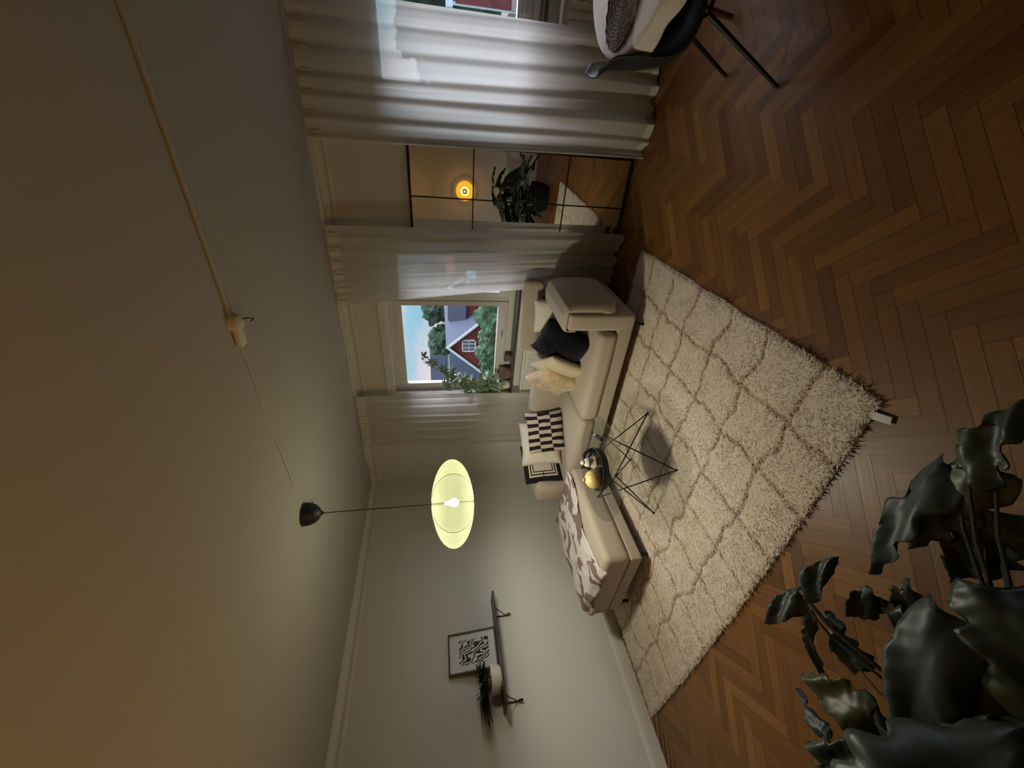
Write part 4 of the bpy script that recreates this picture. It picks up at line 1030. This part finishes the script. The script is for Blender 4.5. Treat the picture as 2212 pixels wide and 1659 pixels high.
# cross wing of the same house, its gable towards +x
def wing():
    mb = MB(); y0, y1 = 37.5, 43.0; yc = (y0 + y1) / 2; xa, xb = -17.2, -13.4; zr, ze = .62, -1.3
    P_ = [(y0 + .3, GZ), (y1 - .3, GZ), (y1 - .3, ze + .1), (yc, zr - .3), (y0 + .3, ze + .1)]; n = 5
    vs = [(xa, y, z) for y, z in P_] + [(xb, y, z) for y, z in P_]
    mb.add(vs, [[4, 3, 2, 1, 0], [5, 6, 7, 8, 9]] + [[i, (i + 1) % n, (i + 1) % n + n, i + n] for i in range(n)]); mb.build('wing_wall', 'red_boards', hA, smooth=False)
    mb = MB(); tr = MB()
    for sg, ye in ((-1, y0), (1, y1)):
        vs = []
        for x in (xa, xb + .3): vs += [(x, yc, zr), (x, ye, ze), (x, ye, ze - .15), (x, yc, zr - .18)]
        mb.add(vs, [[0, 1, 5, 4], [1, 2, 6, 5], [2, 3, 7, 6], [3, 0, 4, 7], [3, 2, 1, 0], [4, 5, 6, 7]])
        vs = []
        for x in (xb + .3, xb + .36): vs += [(x, yc, zr + .05), (x, ye, ze + .05), (x, ye, ze - .3), (x, yc, zr - .34)]
        tr.add(vs, [[0, 1, 5, 4], [1, 2, 6, 5], [2, 3, 7, 6], [3, 0, 4, 7], [3, 2, 1, 0], [4, 5, 6, 7]])
    mb.build('wing_roof', 'slate_roof', hA, smooth=False); tr.box(xb, xb + .06, y0 + .25, y0 + .55, GZ, ze); tr.build('wing_trim', 'white_board', hA, smooth=False)
    hwin(hA, yc - 1.0, yc + .2, -2.0, -.6, xb, 'x')
    MB().box(xb + .05, xb + 1.6, yc - .5, yc + 2.2, -2.7, -1.7).build('balcony', 'balcony_white', hA, smooth=False)
wing()
hB = house_gable('tiled_house', 'red house with orange tiled roof behind the grey-roofed house', -24.5, 62, 72, 6, 4.2, -1.2, 'red_boards', 'tile_roof')
def ridge_x(name, label, x0, x1, y0, y1, zr, ze, wallm, roofm):
    t = thing(name, label, 'house', ((x0 + x1) / 2, y0, GZ)); yc = (y0 + y1) / 2
    P_ = [(y0 + .3, GZ), (y1 - .3, GZ), (y1 - .3, ze), (yc, zr - .3), (y0 + .3, ze)]
    mb = MB(); vs = [(x0 + .3, y, z) for y, z in P_] + [(x1 - .3, y, z) for y, z in P_]
    mb.add(vs, [[4, 3, 2, 1, 0], [5, 6, 7, 8, 9]] + [[i, (i + 1) % 5, (i + 1) % 5 + 5, i + 5] for i in range(5)]); mb.build('wall', wallm, t, smooth=False)
    mb = MB()
    for ye in (y0, y1):
        vs = []
        for x in (x0, x1): vs += [(x, yc, zr), (x, ye, ze), (x, ye, ze - .15), (x, yc, zr - .18)]
        mb.add(vs, [[0, 1, 5, 4], [1, 2, 6, 5], [2, 3, 7, 6], [3, 0, 4, 7], [3, 2, 1, 0], [4, 5, 6, 7]])
    mb.build('roof', roofm, t, smooth=False); return t
hD = ridge_x('low_house', 'low house with a blue-grey roof left of the red gable', -33, -21.6, 37, 47, .4, -3.2, 'white_board', 'slate_roof')
hC = ridge_x('pale_house', 'pale house with a dark roof ridge behind the low roof on the left', -43, -33, 60, 68, 3.6, .6, 'white_board', 'slate_roof')
MB().box(-24.8, -24.0, 64, 64.8, 3.5, 5.4).build('chimney', 'white_board', hB, smooth=False)
def blob(name, label, cat, c, rad, m, seed, group=None, trunk=None, sub=5, amp=.35):
    root = thing(name, label, cat, (c[0], c[1], GZ), group)
    bm = bmesh.new(); bmesh.ops.create_icosphere(bm, subdivisions=sub, radius=1)
    for v in bm.verts:
        p_ = v.co.copy(); k2 = 1 + amp * noise.noise(p_ * 2.2 + Vector((seed, 0, 0))) + amp * .55 * noise.noise(p_ * 6 + Vector((0, seed, 0))) + amp * .35 * noise.noise(p_ * 15)
        v.co = Vector((p_.x * rad[0], p_.y * rad[1], p_.z * rad[2])) * k2
    me = bpy.data.meshes.new('foliage'); bm.to_mesh(me); bm.free(); me.materials.append(MATS[m]); me.polygons.foreach_set('use_smooth', [True] * len(me.polygons))
    o = bpy.data.objects.new('foliage', me); COL.objects.link(o); o.parent = root; o.location = Vector(c) - Vector(root.location)
    if trunk: MB().tube([(c[0], c[1], GZ), (c[0], c[1], c[2])], [.25, .15], 8).build('trunk', 'bark', root)
blob('leafy_tree', 'round green tree behind the roofs, right one', 'tree', (-22.6, 55.5, 2.4), (2.3, 1.6, 1.8), 'tree_green', 1, trunk=1)
blob('leafy_tree', 'green tree behind the roofs, left one beside the pale house', 'tree', (-28.5, 56, 1.4), (2.4, 1.8, 2.0), 'tree_green', 4, trunk=1)
blob('leafy_tree', 'dark tree at the right edge of the view behind the tiled roof', 'tree', (-17.5, 57, 2.3), (1.6, 1.6, 1.9), 'tree_green', 6, trunk=1)
blob('garden_hedge', 'tall green hedge before the red house, right part', 'hedge', (-8.6, 24, -3.4), (2.9, 1.5, 1.9), 'hedge_green', 9, sub=6)
blob('garden_hedge', 'tall green hedge before the red house, middle part', 'hedge', (-12.6, 28.2, -4.0), (2.6, 1.5, 2.0), 'hedge_green', 13, sub=6)
blob('garden_hedge', 'tall green hedge before the red house, left part', 'hedge', (-16.6, 31.6, -4.1), (2.8, 1.5, 1.8), 'hedge_green', 17, sub=6)
blob('garden_bush', 'low green bush on the lawn below the window', 'bush', (-8.8, 17.5, -4.6), (1.8, 1.0, .9), 'hedge_green', 21, sub=5)
for x, y, h_, lb in ((-12.2, 23.0, 1.9, 'white lamp post in the hedge, left'), (-9.8, 22.0, 2.4, 'white lamp post in the hedge, right')):
    t = thing('lamp_post', lb, 'lamp post', (x, y, GZ)); MB().tube([(x, y, GZ), (x, y, GZ + h_)], .04, 8).build('post', 'white_board', t); MB().box(x - .04, x + .5, y - .05, y + .05, GZ + h_ - .05, GZ + h_ + .03).build('lamp_head', 'white_board', t)
# view from the second window
t = thing('neighbour_balcony', 'neighbouring balcony with dark red panels and a pale blue handrail', 'balcony', (6.6, 8, 0))
MB().box(5.72, 9.5, 7.9, 8.1, 1.16, 1.30).build('handrail', 'balcony_white', t, smooth=False)
MB().box(5.80, 9.5, 7.95, 8.05, -.1, 1.10).build('panel', 'balcony_red', t, smooth=False)
MB().box(5.8, 9.5, 7.9, 9.6, -.35, -.1).build('slab', 'plinth_gray', t, smooth=False)
for x in (5.80, 6.9, 8.0, 9.3): MB().box(x - .03, x + .03, 7.97, 8.03, GZ, 1.2).build('post', 'white_board', t, smooth=False)
blob('leafy_tree', 'dark tree standing behind the neighbouring balcony', 'tree', (8.3, 14.5, .1), (3.6, 2.6, 2.7), 'tree_green', 31, trunk=1, sub=6)
